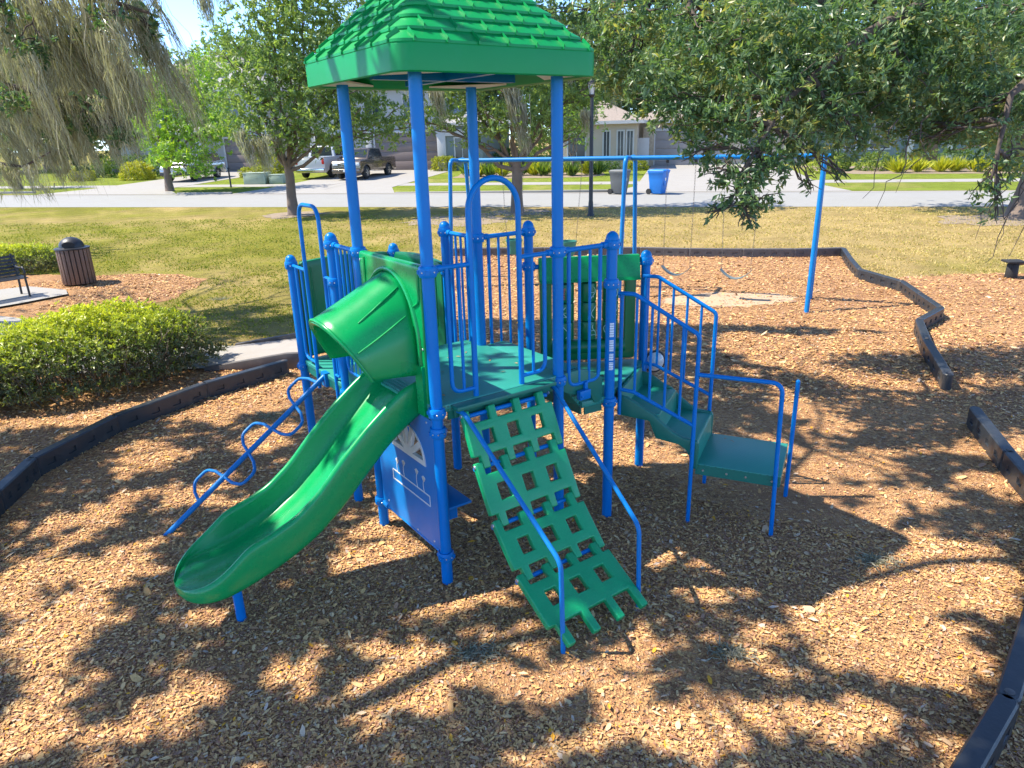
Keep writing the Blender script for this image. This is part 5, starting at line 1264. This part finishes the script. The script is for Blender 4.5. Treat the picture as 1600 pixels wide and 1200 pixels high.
# --- yellow-green tree across the street, crape myrtle, far trees
YT = [(-17.14, 41, 5.02, 2.6, 2.2, 1.8), (-18.27, 41, 6.32, 1.8, 1.6, 1.5), (-15.54, 40, 3.99, 1.7, 1.6, 1.2), (-17.15, 40, 2.58, 1.9, 1.6, 1.0), (-19.1, 41, 3.77, 1.6, 1.5, 1.3), (-15.89, 42, 6.65, 1.6, 1.5, 1.2), (-16.03, 39.5, 1.95, .9, .9, .5)]
tree('street_tree', 'bright yellow-green tree drooping over the left driveway', (-18.9, 41.3, gz(41.3)), YT, 16, 10, .2, 'leaf_bright', 13, .2, 1.6)
tree('small_tree', 'slim crape myrtle against the beige house, right of the moss hung oak', (4.0, 44.3, gz(44.3)), [(4.0, 44.3, 3.6, 1.5, 1.3, 1.0), (4.6, 44.3, 4.6, 1.4, 1.2, 1.0), (3.2, 44.3, 4.3, 1.0, 1, .8)], 16, 9, .16, 'leaf_bright', 14, .13, 1.3)
tree('small_tree', 'thin young tree across the street at the left edge', (-29.94, 45.43, gz(45.43)), [(-29.9, 45.4, 4.6, 1.6, 1.5, 1.3), (-30.5, 45.4, 3.6, 1.3, 1.2, .9)], 14, 9, .18, 'leaf_street', 15, .14, 1.5)
tree('small_tree', 'thin trunked tree behind the bench hedge at the left edge', (-15.7, 21.4, gz(21.4)), [(-15.9, 21.4, 4.4, 1.5, 1.4, 1.0), (-16.8, 21.4, 3.7, 1.2, 1.1, .8)], 20, 9, .13, 'leaf_oak', 16, .17, 2.6, bark='bark')
FAR = [(-23.0, 62, 7.8, 4.5, 3.5, 3.0), (-31.4, 60, 7.1, 5, 4, 3.6), (-39.3, 64, 7.4, 6, 4, 5), (-19.9, 66, 8.4, 5, 4, 4), (-11.5, 69, 9.5, 5.5, 4, 5), (-47.7, 64, 8.9, 6, 4, 4), (-3.7, 68, 9.1, 6, 4, 6), (6.4, 66, 8.6, 5.5, 4, 5), (15, 68, 8.6, 6, 4, 5), (24, 66, 8.2, 6.5, 4, 5), (33, 64, 7.9, 6, 4, 5), (42, 66, 8.2, 6, 4, 5), (50, 62, 8, 6, 4, 5)]
FL = ['tall tree behind the pale blue house, beside the sky gap', 'broad tree behind the left end of the pale blue house', 'large tree behind the houses at the far left edge', 'tall tree between the pale blue house and the grey house', 'tall tree directly behind the grey two storey house', 'tree outside the frame beyond the left houses', 'dense tree in the gap between the grey house and the beige one', 'tall tree behind the left wing of the beige house', 'large tree behind the main roof of the beige house', 'large tree in the gap between the beige and grey-green houses', 'large tree behind the grey-green house', 'tree behind the right end of the grey-green house', 'tree beyond the right edge behind the houses']
for i, f in enumerate(FAR):
    x, y, z, rx, ry, rz_ = f; b0 = zg(y)
    bl = [f, (x-rx*.5, y, z-rz_*.35, rx*.6, ry*.6, rz_*.5), (x+rx*.5, y, z-rz_*.3, rx*.6, ry*.6, rz_*.5), (x+rx*.1, y-.5, z-rz_*.62, rx*.7, ry*.6, rz_*.4)]
    tree('background_tree', FL[i], (x, y, b0), bl, 3.2, 10, .42, 'leaf_far', 60+i, .32, max(1.6, z-rz_-b0+.4), 'tall trees behind the houses')

# --- right-hand oak standing on the lawn (trunk at the right edge)
TR = [(15.5, 24, 4.52, 2.8, 2.5, 1.8), (14.23, 25, 4.82, 2.2, 2, 1.5), (16.61, 23.5, 3.35, 2, 2, 1.4), (14.71, 23.5, 2.84, 1.2, 1.2, .6), (13.21, 26, 5.32, 2.2, 2, 1.5), (17.03, 24, 5.75, 3, 3, 2), (15.94, 23, 2.05, .7, .7, .5)]
tree('oak_tree', 'thick trunked oak on the lawn at the right edge', (16.75, 23.4, gz(23.4)), TR, 14, 10, .17, 'leaf_oak', 17, .42, 2.2, lean=(.35, .1), tint=(.2, .9))

# --- overhanging oak: trunk out of frame on the right, limbs reaching over the frame
OVER = [(1.44, 8.20, 4.26, .62, .56, .46), (1.06, 8.60, 4.04, .42, .38, .32), (1.85, 7.60, 3.71, .62, .56, .46), (2.52, 7.80, 4.06, .75, .68, .56), (1.66, 7.80, 3.37, .40, .36, .30), (2.02, 7.20, 3.22, .45, .41, .34), (2.56, 7.40, 3.45, .60, .54, .45), (3.25, 7.80, 3.81, .75, .68, .56), (3.21, 7.40, 3.23, .45, .41, .34), (4.13, 8.20, 4.07, .85, .77, .64), (4.12, 8.00, 3.44, .55, .50, .41), (4.94, 8.40, 3.95, .80, .72, .60), (5.10, 7.80, 3.28, .55, .50, .41), (4.81, 8.20, 3.24, .42, .38, .32), (5.20, 7.60, 2.78, .36, .32, .27), (2.41, 7.00, 2.93, .30, .27, .22), (2.17, 6.90, 2.59, .26, .23, .20), (2.31, 6.90, 2.32, .15, .14, .11), (1.94, 6.90, 2.39, .10, .09, .08), (2.41, 6.90, 2.52, .20, .18, .15), (2.84, 7.20, 3.00, .30, .27, .22), (3.54, 7.50, 3.04, .30, .27, .22), (3.30, 7.30, 2.68, .13, .12, .10), (3.05, 7.30, 2.60, .12, .11, .09), (4.97, 7.50, 2.47, .22, .20, .17), (5.08, 7.50, 2.21, .10, .09, .08), (.84, 9.00, 4.42, .50, .45, .38), (1.24, 8.60, 3.74, .28, .25, .21), (1.80, 7.20, 2.94, .20, .18, .15), (4.46, 8.00, 3.01, .20, .18, .15), (4.86, 9.50, 3.72, .90, .81, .68), (3.62, 9.50, 4.18, .90, .81, .68), (2.44, 9.50, 4.35, .80, .72, .60), (5.94, 9.50, 4.26, .80, .72, .60), (2.9, 8.1, 3.45, .5, .45, .4), (3.7, 8.3, 3.4, .5, .45, .38), (2.1, 7.7, 3.18, .4, .36, .3), (4.6, 8.3, 3.12, .45, .4, .3), (5.3, 8.3, 3.3, .6, .5, .42), (1.3, 8.4, 3.78, .4, .36, .32), (2.7, 9.6, 3.5, .7, .6, .5), (4.0, 9.6, 3.4, .7, .6, .45), (2.25, 6.95, 2.75, .27, .25, .2), (2.5, 7.0, 2.75, .24, .22, .18), (2.0, 7.0, 2.8, .2, .2, .16), (2.3, 6.9, 2.45, .18, .16, .14)]
def overhang():
    o = thing('overhanging_oak', 'glossy leaved oak bough hanging over the stairs from the upper right', 'tree', (10.2, 8.4, 0)); B = Vector(o.location); rg = np.random.default_rng(31)
    b = MB(); b.tube([(0, 0, -.1), (0, 0, .1), (-.1, .05, 1.6), (-.3, 0, 3.0), (-.6, 0, 4.2), (-.4, .2, 6)], [.62, .5, .38, .36, .33, .2], 16); b.build('trunk', 'bark', o, 60)
    q = MB(); main = [Vector((-.6, 0, 4.2)), Vector((-2.6, .3, 4.75)), Vector((-4.6, .2, 4.55)), Vector((-6.4, .0, 4.4)), Vector((-7.8, -.2, 4.45)), Vector((-9.0, .3, 4.5))]
    q.tube(main, [.2, .16, .12, .085, .055, .02], 10); second = [Vector((-2.6, .3, 4.75)), Vector((-4.2, -.5, 4.1)), Vector((-5.2, -.9, 3.4)), Vector((-5.3, -1.0, 2.6))]; q.tube(second, [.09, .06, .035, .012], 8)
    third = [Vector((-5.4, .1, 4.5)), Vector((-6.6, -.6, 4.0)), Vector((-7.5, -1.1, 3.4)), Vector((-8.0, -1.5, 2.75)), Vector((-7.95, -1.55, 2.35))]; q.tube(third, [.07, .05, .03, .018, .006], 8)
    nodes_ = [a.lerp(c, t) for ln in (main, second, third) for a, c in zip(ln, ln[1:]) for t in (0, .33, .66)]
    for bl in OVER:
        c = Vector(bl[:3])-B; near = min(nodes_, key=lambda v: (v-c).length + (0.4 if v.z < c.z-.1 else 0)); r0 = .03*min(1, bl[3]/.5)+.006
        pts = limb(q, near, c, r0, .006, -.04, .08, 5, rg)
        for j in range(7):
            d = unit(rg.normal(size=3)); e_ = c+Vector(tuple(d*np.array(bl[3:6])*.95)); limb(q, pts[2+j % 3], e_, .010, .003, 0, .12, 4, rg)
    for (x, y, z) in ((3.62, 7.4, 2.45), (3.95, 7.4, 2.5), (3.75, 7.35, 2.35), (4.85, 7.4, 2.0), (5.0, 7.4, 1.75), (5.15, 7.5, 1.9), (5.3, 7.5, 1.8)): limb(q, Vector((x+.35, y+.2, z+.75))-B, Vector((x, y, z))-B, .008, .002, 0, .14, 6, rg)
    q.build('branches', 'bark_dark', o, 60)
    C = np.concatenate([blob_points([bl], 400 if bl[3] > .3 else 640, rg, .5) for bl in OVER])
    cl = .5+.5*np.sin(C[:, 0]*4.1+C[:, 2]*5)*np.cos(C[:, 1]*3.7-C[:, 2]*4.3); t = .15+.6*cl+.25*rg.uniform(0, 1, len(C)); t[rg.uniform(0, 1, len(C)) < .02] = .95
    V, tt = rosettes(C, 9, .072, .95, unit(rg.normal(size=(len(C), 3))+[0, 0, -.1]), t, .34, rg=rg); quads_mesh('crown', V-np.array(B), 3, tt, 'leaf_oak', o)
overhang()

# --- moss oak on the left: trunk out of frame, curtains of Spanish moss hanging into it
def moss_oak():
    o = thing('moss_oak', 'old oak draped in long curtains of grey moss at the upper left', 'tree', (-11.9, 13.2, 0)); B = Vector(o.location); rg = np.random.default_rng(41)
    b = MB(); b.tube([(0, 0, -.1), (0, 0, .1), (.05, .05, 1.5), (.2, 0, 3.2), (.3, -.1, 5.2), (.2, 0, 7.5)], [.6, .48, .36, .33, .28, .15], 16); b.build('trunk', 'bark', o, 60)
    q = MB()
    mains = [[Vector((.25, 0, 4.6)), Vector((2.0, -.6, 5.3)), Vector((4.0, -1.0, 5.5)), Vector((5.6, -1.3, 5.35)), Vector((6.7, -1.5, 5.0))], [Vector((.2, 0, 3.4)), Vector((1.8, -.7, 3.75)), Vector((3.2, -.9, 3.0)), Vector((4.0, -1.0, 2.88)), Vector((4.55, -1.1, 3.1))], [Vector((.25, 0, 4.9)), Vector((2.4, .3, 4.9)), Vector((4.6, .1, 4.6)), Vector((5.9, -.4, 4.1))], [Vector((.25, 0, 4.2)), Vector((2.6, -.4, 4.4)), Vector((4.4, -.6, 4.0)), Vector((5.5, -.8, 3.6))]]
    for ln, r0 in zip(mains, (.15, .06, .12, .10)): q.tube(ln, [r0*(1-.85*i/(len(ln)-1)) for i in range(len(ln))], 9)
    ML = [(-7.78, 13.0, 5.26, .5, .45, .38), (-6.56, 12.5, 4.79, .5, .5, .4), (-5.66, 12.0, 4.97, .45, .41, .34), (-7.47, 13.0, 3.89, .5, .45, .38), (-6.78, 12.6, 3.55, .5, .45, .38), (-8.41, 14.0, 4.38, .6, .54, .45), (-5.6, 12.0, 4.53, .35, .32, .26), (-9.09, 14.0, 3.53, .5, .45, .38), (-6.3, 12.4, 3.34, .35, .32, .26), (-5.30, 12.0, 4.83, .25, .23, .19), (-7.0, 13.2, 4.5, .6, .5, .5), (-8.0, 13.6, 3.2, .5, .5, .4), (-6.9, 11.5, 4.55, .34, .3, .28), (-5.65, 11.3, 4.85, .25, .22, .2), (-7.6, 11.8, 3.85, .34, .3, .26), (-6.2, 11.4, 3.8, .24, .22, .2), (-7.3, 11.6, 5.1, .4, .3, .3)]
    hi = [(-12 + 2.6*math.cos(a), 15.2+2.0*math.sin(a), 8.3, 1.3, 1.0, .6) for a in np.linspace(0, 2*PI, 7, endpoint=False)] + [(-10.2, 14.6, 8.2, 1.3, .9, .6), (-15.2, 16.4, 8.4, 1.2, 1.0, .6), (-14.4, 14.2, 8.4, 1.0, .9, .6), (-16.0, 14.8, 8.4, 1.0, 1.0, .5)]
    nodes_ = [a.lerp(c, t) for ln in mains for a, c in zip(ln, ln[1:]) for t in (0, .33, .66)]
    for bl in ML+hi:
        c = Vector(bl[:3])-B; s = Vector((.2, 0, 7.2)) if bl in hi else min(nodes_, key=lambda v: (v-c).length); pts = limb(q, s, c, .06 if bl in hi else .022, .008, -.03, .1, 5, rg)
        for j in range(5): d = unit(rg.normal(size=3)); limb(q, pts[2+j % 3], c+Vector(tuple(d*np.array(bl[3:6])*.95)), .012, .004, 0, .12, 4, rg)
    q.build('branches', 'bark_dark', o, 60)
    C = np.concatenate([blob_points(ML, 230, rg, .5), blob_points(hi, 16, rg, .5)]); t = rg.uniform(.1, .85, len(C))
    V, tt = rosettes(C, 8, .10, .95, None, t, .36, rg=rg); quads_mesh('crown', V-np.array(B), 3, tt, 'leaf_oak', o)
    nd = [tuple(v+B) for v in nodes_]; n1 = 105; n2 = 80
    A1 = np.array([nd[k] for k in rg.integers(0, len(nd), n1)])+rg.normal(0, .30, (n1, 3)); A2 = blob_points(ML, 40, rg, .5); A2 = A2[rg.permutation(len(A2))[:n2]]
    A3 = np.stack([rg.uniform(-8.9, -5.4, 50), rg.uniform(11.6, 13.4, 50), rg.uniform(3.6, 5.9, 50)], 1)
    A = np.concatenate([A1, A2, A3]); A = A[(A[:, 0] > -9.6) & (A[:, 0] < -5.0)]; n = len(A)
    bottom = 2.1+np.clip((A[:, 0]+8.0)*.34, 0, 1.0); Ln = np.clip((A[:, 2]-bottom)*rg.uniform(.35, 1.05, n), .25, 2.3)
    lean = np.stack([np.clip(rg.normal(.20, .12, n), -.05, .42), rg.normal(0, .06, n)], 1)
    V, tt = moss_strands(A, 42, Ln, lean, rg, .0055, .07); quads_mesh('hanging_moss', V-np.array(B), 4, tt, 'moss', o)
moss_oak()

# --- big oak whose canopy shades the playground (trunk out of frame on the left)
SUN_HOLES = [(-.55, 3.66, .38, .34), (-1.38, 3.57, .28, .25), (-.82, 3.22, .16, .22), (-2.11, 3.32, .32, .27), (-2.66, 3.17, .4, .28), (-3.06, 3.75, .34, .27), (-3.17, 4.24, .41, .37), (-3.88, 4.8, .25, .45), (-2.16, 4.19, .28, .22), (-3.74, 5.72, .42, .48), (-4.16, 5.46, .23, .33), (-.96, 4.59, .19, .21), (1.08, 4.62, .22, .25), (1.54, 3.86, .25, .18), (.81, 3.71, .33, .21), (.33, 3.44, .54, .31), (.86, 3.05, .63, .26), (2.44, 3.85, .68, .68), (1.73, 3.11, .42, .27), (3.3, 4.52, .5, .72), (2.79, 5.04, .3, .27), (3.5, 5.6, .5, .36), (3.28, 6.38, .74, .4), (3.77, 7.84, .8, .82), (4.15, 9.52, .52, .72), (4.83, 8.87, .49, .46), (4.58, 6.62, .38, .28), (4.85, 7.69, .36, .3), (.91, 7.7, .48, 1.08), (1.38, 6.76, .4, .4), (-3.88, 6.88, .42, .56), (-3.19, 8.8, .68, .75), (-2.8, 7.31, .44, .54), (-3.06, 6.04, .37, .33), (-3.21, 4.84, .56, .36), (-1.88, 6.16, .31, .34), (.28, 7.77, .23, 1.19), (3.77, 10.54, .76, .87), (5.68, 9.66, .35, .59), (-1.07, 5.0, .31, .24), (-.34, 4.86, .15, .23), (-1.45, 4.82, .2, .23), (6.72, 9.56, .34, .44), (4.42, 5.78, .29, .3), (-2.46, 5.69, .24, .24), (.15, 2.94, .21, .1), (-.6, 2.92, .2, .08)]
def shade_oak():
    o = thing('shade_oak', 'spreading oak outside the frame whose canopy dapples the mulch', 'tree', (-9.4, 2.6, 0)); B = Vector(o.location); rg = np.random.default_rng(51)
    b = MB(); b.tube([(0, 0, -.1), (0, 0, .1), (.1, .05, 2), (.3, 0, 4.2), (.5, .1, 6)], [.75, .6, .45, .4, .3], 16); b.build('trunk', 'bark', o, 60)
    n = 9000; g = np.stack([rg.uniform(-7.5, 8.5, n), rg.uniform(.6, 12.6, n)], 1); keep = np.ones(n, bool)
    for x, y, rx, ry in SUN_HOLES: keep &= ((g[:, 0]-x)/(rx*.92))**2+((g[:, 1]-y)/(ry*.92))**2 > 1
    z = rg.uniform(6.3, 7.9, n)
    play = (g[:, 0] > -1.4) & (g[:, 0] < 3.4) & (g[:, 1] > 4.2) & (g[:, 1] < 7.2)
    keep &= ~(play & (rg.uniform(0, 1, n) < .87))
    keep &= ~((g[:, 1] > 11.8-.25*(g[:, 0]-3)) & (g[:, 0] > -2)) 
    keep &= ~((g[:, 1] > 9.6) & (g[:, 0] < -2)) 
    keep &= ~((np.abs(g[:, 0]+5.6) < 2.3) & (np.abs(g[:, 1]-9.5) < 1.7)); keep &= ~((g[:, 0] > 4.0) & (g[:, 1] > 6.4) & (g[:, 1] < 11))
    g = g[keep]; z = z[keep]; k = math.cos(SUN_AZ)/math.tan(SUN_EL); ky = math.sin(SUN_AZ)/math.tan(SUN_EL)
    C = np.stack([g[:, 0]-k*z, g[:, 1]-ky*z, z], 1)
    q = MB(); idx = rg.choice(len(C), 60, replace=False); hub = [Vector((.5, .1, 6)), Vector((3.0, .6, 6.6)), Vector((5.6, 2.2, 6.9)), Vector((3.2, 4.2, 6.8)), Vector((7.6, 4.4, 7.0)), Vector((9.5, 2.4, 7.0)), Vector((.4, 4.6, 6.6))]
    for a, c, r in ((0, 1, .13), (1, 2, .09), (1, 3, .08), (2, 4, .06), (2, 5, .06), (0, 6, .08)): limb(q, hub[a], hub[c], r, r*.6, -.02, .05, 6, rg)
    for i in idx:
        c = Vector(tuple(C[i]))-B; limb(q, min(hub, key=lambda v: (v-c).length), c, .025, .008, -.02, .08, 5, rg)
    q.build('branches', 'bark_dark', o, 60)
    V, tt = rosettes(C, 14, .20, 1.0, None, rg.uniform(.2, .8, len(C)), .46, rg=rg); quads_mesh('crown', V-np.array(B), 3, tt, 'leaf_canopy', o)
shade_oak()

# --- hedges and shrubs
def shrub(name, label, c, half, rz, L, mat, seed, n, k=8, cat='shrub', group=None, tint=None, stems=0, pw=3.0, wr=.42, floor=.0):
    o = thing(name, label, cat, (c[0], c[1], gz(c[1])), rz, group); rg = np.random.default_rng(seed)
    d = unit(rg.normal(size=(n, 3))); d[:, 2] = np.abs(d[:, 2]); m = (np.abs(d)**pw).sum(1)**(-1/pw); P = d*m[:, None]
    lump = 1+.06*np.sin(P[:, 0]*7+seed)*np.cos(P[:, 1]*6)+.05*np.sin(P[:, 0]*15+P[:, 1]*13)
    if stems: lump = lump+.07*np.sin(P[:, 0]*3.1+seed*2)*np.cos(P[:, 1]*2.7+1)+.05*rg.normal(size=n)*(rg.uniform(0, 1, n) < .25); kp = (P[:, 2] > .5) | (rg.uniform(0, 1, n) < .42); P = P[kp]; lump = lump[kp]; n = len(P)
    P = P*lump[:, None]*(1-.28*rg.uniform(0, 1, n)**2.2)[:, None]
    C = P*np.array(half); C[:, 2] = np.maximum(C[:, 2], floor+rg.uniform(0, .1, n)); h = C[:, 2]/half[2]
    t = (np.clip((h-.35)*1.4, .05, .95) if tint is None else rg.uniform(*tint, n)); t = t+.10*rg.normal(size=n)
    V, tt = rosettes(C, k, L, .9, unit(P+[0, 0, .5]+.4*rg.normal(size=(n, 3))), t, wr, rg=rg); quads_mesh('foliage', V, 3, tt, mat, o)
    if stems:
        b = MB()
        for i in range(stems):
            a = rg.uniform(0, 2*PI); r = math.sqrt(rg.uniform(0, 1))*.75; p = Vector((half[0]*r*math.cos(a), half[1]*r*math.sin(a), -.02)); q = Vector((p.x*1.2+rg.normal(0, .1), p.y*1.2+rg.normal(0, .1), half[2]*rg.uniform(.55, .85)))
            pts = limb(b, p, q, .011, .004, 0, .12, 4, rg)
            for j in range(3): limb(b, pts[1+j], pts[1+j]+Vector((rg.normal(0, .16), rg.normal(0, .16), rg.uniform(.05, .25))), .005, .002, 0, .1, 3, rg)
        b.build('stems', 'twig', o, 60)
    return o
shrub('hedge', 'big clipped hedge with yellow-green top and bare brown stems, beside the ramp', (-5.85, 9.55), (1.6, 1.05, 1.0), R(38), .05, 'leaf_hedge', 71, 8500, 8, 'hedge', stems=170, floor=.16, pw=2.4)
shrub('hedge', 'lower ragged bush joined to the left end of the big hedge, at the left edge', (-7.25, 8.75), (.85, .8, .66), R(20), .05, 'leaf_hedge', 72, 2600, 8, 'hedge', stems=70, tint=(.05, .5), floor=.1)
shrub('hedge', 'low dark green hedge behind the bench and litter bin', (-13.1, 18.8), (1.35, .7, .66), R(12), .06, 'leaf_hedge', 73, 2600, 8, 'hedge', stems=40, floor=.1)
def sh(label, s_px, half, mat, seed, n, L=.12, tint=(.2, 1), pw=3, group=None, name='shrub'): shrub(name, label, s_px, half, SA, L, mat, seed, n, 8, 'shrub', group, tint, 0, pw)
sh('golden shrub across the street, far left of its row', (-29.4, 51.4), (.75, .6, .85), 'leaf_yellow', 81, 350, group='golden shrubs by the left driveway')
sh('bigger golden shrub beside the silver grey car', (-25.3, 50.8), (1.1, .8, 1.15), 'leaf_yellow', 82, 650, group='golden shrubs by the left driveway')
sh('dark green hedge behind the golden shrubs', (-27.0, 53.5), (3.2, .7, 1.5), 'leaf_green', 83, 900, tint=(0, .6))
sh('two tier clipped shrub behind the utility boxes, lower tier', (-16.9, 50.4), (1.15, .7, .62), 'leaf_yellow', 84, 500, .1, (0, .6), 5); 
o = sh('taller rounded shrub rising behind the lower tier by the utility boxes', (-16.5, 51.6), (.95, .7, 1.45), 'leaf_yellow', 85, 600, .1, (0, .6), 3)
sh('small clipped box shrub at the corner of the wide garage', (-4.25, 51.3), (.82, .62, .92), 'leaf_yellow', 86, 500, .1, (0, .55), 6)
def clump(label, s, w_, h, n, mat, seed, group):
    p = st3(s, w_, .02); o = thing('grassy_plant', label, 'plant', p, 0, group); rg = np.random.default_rng(seed); P = rg.normal(0, .12, (n, 3)); P[:, 2] = 0
    D = unit(np.stack([rg.normal(0, .55, n), rg.normal(0, .55, n), np.ones(n)], 1)); S_ = unit(rg.normal(size=(n, 3))); L = h*rg.uniform(.6, 1.1, n)
    quads_mesh('leaves', leaf_verts(P, D, S_, L, L*.11), 3, np.repeat(rg.uniform(0, 1, n), 2), mat, o)
for k in range(11): clump('strappy yellow-green plant in the bed in front of the lamp post' , -11.2+.82*k+random.uniform(-.15, .15), 15.6+random.uniform(-.6, .8), .95, 130, 'leaf_yellow' if k % 2 else 'leaf_green', 200+k, 'strappy plants in the middle bed')
for k in range(9): clump('golden fern like plant in front of the right hedge', 13.6+.95*k+random.uniform(-.15, .15), 15.6+random.uniform(-.3, .3), .9, 130, 'leaf_yellow', 230+k, 'golden ferns in the right bed')
sh('low green hedge against the moss oak bed by the beige wing', st(-5, 18.6), (3.0, .55, .75), 'leaf_green', 87, 700, .1, (0, .6), 5)
sh('clipped green hedge behind the golden ferns', st(18.2, 17.6), (4.4, .6, 1.05), 'leaf_green', 88, 1100, .1, (.1, .7), 6)
sh('round pale green shrub left of the golden ferns', st(12.6, 17.2), (.95, .8, 1.0), 'leaf_green', 89, 450, .1, (.4, 1), 2.4)
sh('rounded shrub at the left end of the right bed', st(10.6, 18.0), (.85, .75, .95), 'leaf_green', 90, 420, .1, (.2, .8), 2.4)
sh('small red tinged shrub beside the stone pillar', st(-.9, 19.3), (.7, .5, .7), 'leaf_yellow', 91, 300, .1, (0, .4), 2.4)
sh('twiggy pale shrub between the two beds on the right', st(9.6, 15.8), (.9, .7, .8), 'leaf_hedge', 92, 420, .09, (.2, .8), 2.4)

tree('small_tree', 'dense rounded tree filling the gap between the grey house and the beige wing', (*st(-7.6, 27), zg(st(-7.6, 27)[1])), [(*st(-7.6, 27), 3.6, 2.4, 1.8, 1.9), (*st(-9.4, 28), 3.0, 1.6, 1.4, 1.4), (*st(-6.2, 27), 3.0, 1.3, 1.2, 1.4)], 9, 10, .26, 'leaf_far', 301, .2, 1.6)
sh('long clipped hedge between the grey house and the beige wing', st(-8.2, 24), (3.0, .8, 1.25), 'leaf_green', 93, 900, .12, (0, .6), 6)
sh('dark hedge behind the thin young tree at the left edge', st(-40, 24), (5, .8, 1.6), 'leaf_green', 94, 1200, .14, (0, .5), 6)
def far_chips():
    n = 60000; rg = np.random.default_rng(8); yy = rg.uniform(8.5, 19.2, n); xx = rg.uniform(-4.5, 12, n); ins = np.zeros(n, bool); j = len(MULCH)-1
    for i in range(len(MULCH)):
        (xi, yi), (xj, yj) = MULCH[i], MULCH[j]; ins ^= ((yi > yy) != (yj > yy)) & (xx < (xj-xi)*(yy-yi)/((yj-yi) if yj != yi else 1e-9)+xi); j = i
    ins &= ~((xx < -3.3) & (yy > 9.9)) & ~((np.hypot((xx-4.3)/1.35, (yy-13.7)/.62) < 1.0) & (rg.uniform(0, 1, n) < .6)); xx, yy = xx[ins], yy[ins]; bx, by = rg.uniform(-13, -7.2, 16000), rg.uniform(13.6, 18, 16000); bi = ((bx+9.6)/2.4)**2+((by-16.2)/1.8)**2 < 1; bi &= ~((by < 16.4+.75*(bx+10.2)) & (bx < -9.85)); xx, yy = np.concatenate([xx, bx[bi]]), np.concatenate([yy, by[bi]]); n = len(xx); L = .021*np.exp(rg.normal(0, .4, n)); W = L*rg.uniform(.3, .6, n); a = rg.uniform(0, 2*PI, n)
    d = np.stack([np.cos(a), np.sin(a), rg.normal(0, .25, n)], 1); e_ = np.stack([-np.sin(a), np.cos(a), rg.normal(0, .25, n)], 1); c = np.stack([xx, yy, .0285*np.maximum(0, yy-15)+.018+rg.uniform(0, .006, n)], 1)
    V = np.stack([c+d*(L*p)[:, None]+e_*(W*q)[:, None] for p, q in ((-1, -.4), (.6, -1), (1, .4), (-.5, 1))], 1).reshape(-1, 3)
    tag(quads_mesh('distant_bark_chips', V, 4, rg.beta(2.3, 2.5, n), 'chips'), kind='stuff')
far_chips()
def grass_blades():
    n = 150000; rg = np.random.default_rng(9); yy = 11*np.exp(rg.uniform(0, 1, n)*math.log(28.5/11)); xx = rg.uniform(-.78, .78, n)*(yy+1); ins = np.zeros(n, bool); j = len(MULCH)-1
    for i in range(len(MULCH)):
        (xi, yi), (xj, yj) = MULCH[i], MULCH[j]; ins ^= ((yi > yy) != (yj > yy)) & (xx < (xj-xi)*(yy-yi)/((yj-yi) if yj != yi else 1e-9)+xi); j = i
    wl = (yy-28.2)*SBV.y+(xx-5.15)*SBV.x
    ok = ~ins & (wl < .45) & ~((xx < -7.3) & (yy < 18.2) & (yy > 13.4) & (xx > -13.5)) & ~((xx < -3.3) & (yy < 14.3) & ((yy < 11.7) | (xx < -6.2)))
    cl = np.sin(xx*1.7+np.sin(yy*1.3))*np.cos(yy*1.9-xx*.6)+.7*np.sin(xx*4.1+yy*3.3); ok &= rg.uniform(-1.6, 1.2, n) < cl
    xx, yy = xx[ok], yy[ok]; n = len(xx); P = np.stack([xx, yy, .0285*np.maximum(0, yy-15)], 1); D = unit(np.stack([rg.normal(0, .7, n), rg.normal(0, .7, n), np.ones(n)], 1))
    L = rg.uniform(.025, .065, n); S_ = unit(rg.normal(size=(n, 3)))*(.010+.0006*yy)[:, None]
    V = np.stack([P-S_, P+S_, P+D*L[:, None]], 1).reshape(-1, 3); dry = np.clip((xx+8)/12, .08, .85)
    tag(quads_mesh('grass_blades', V, 3, np.clip(dry+rg.normal(0, .25, n), 0, 1), 'blades'), kind='stuff')
grass_blades()
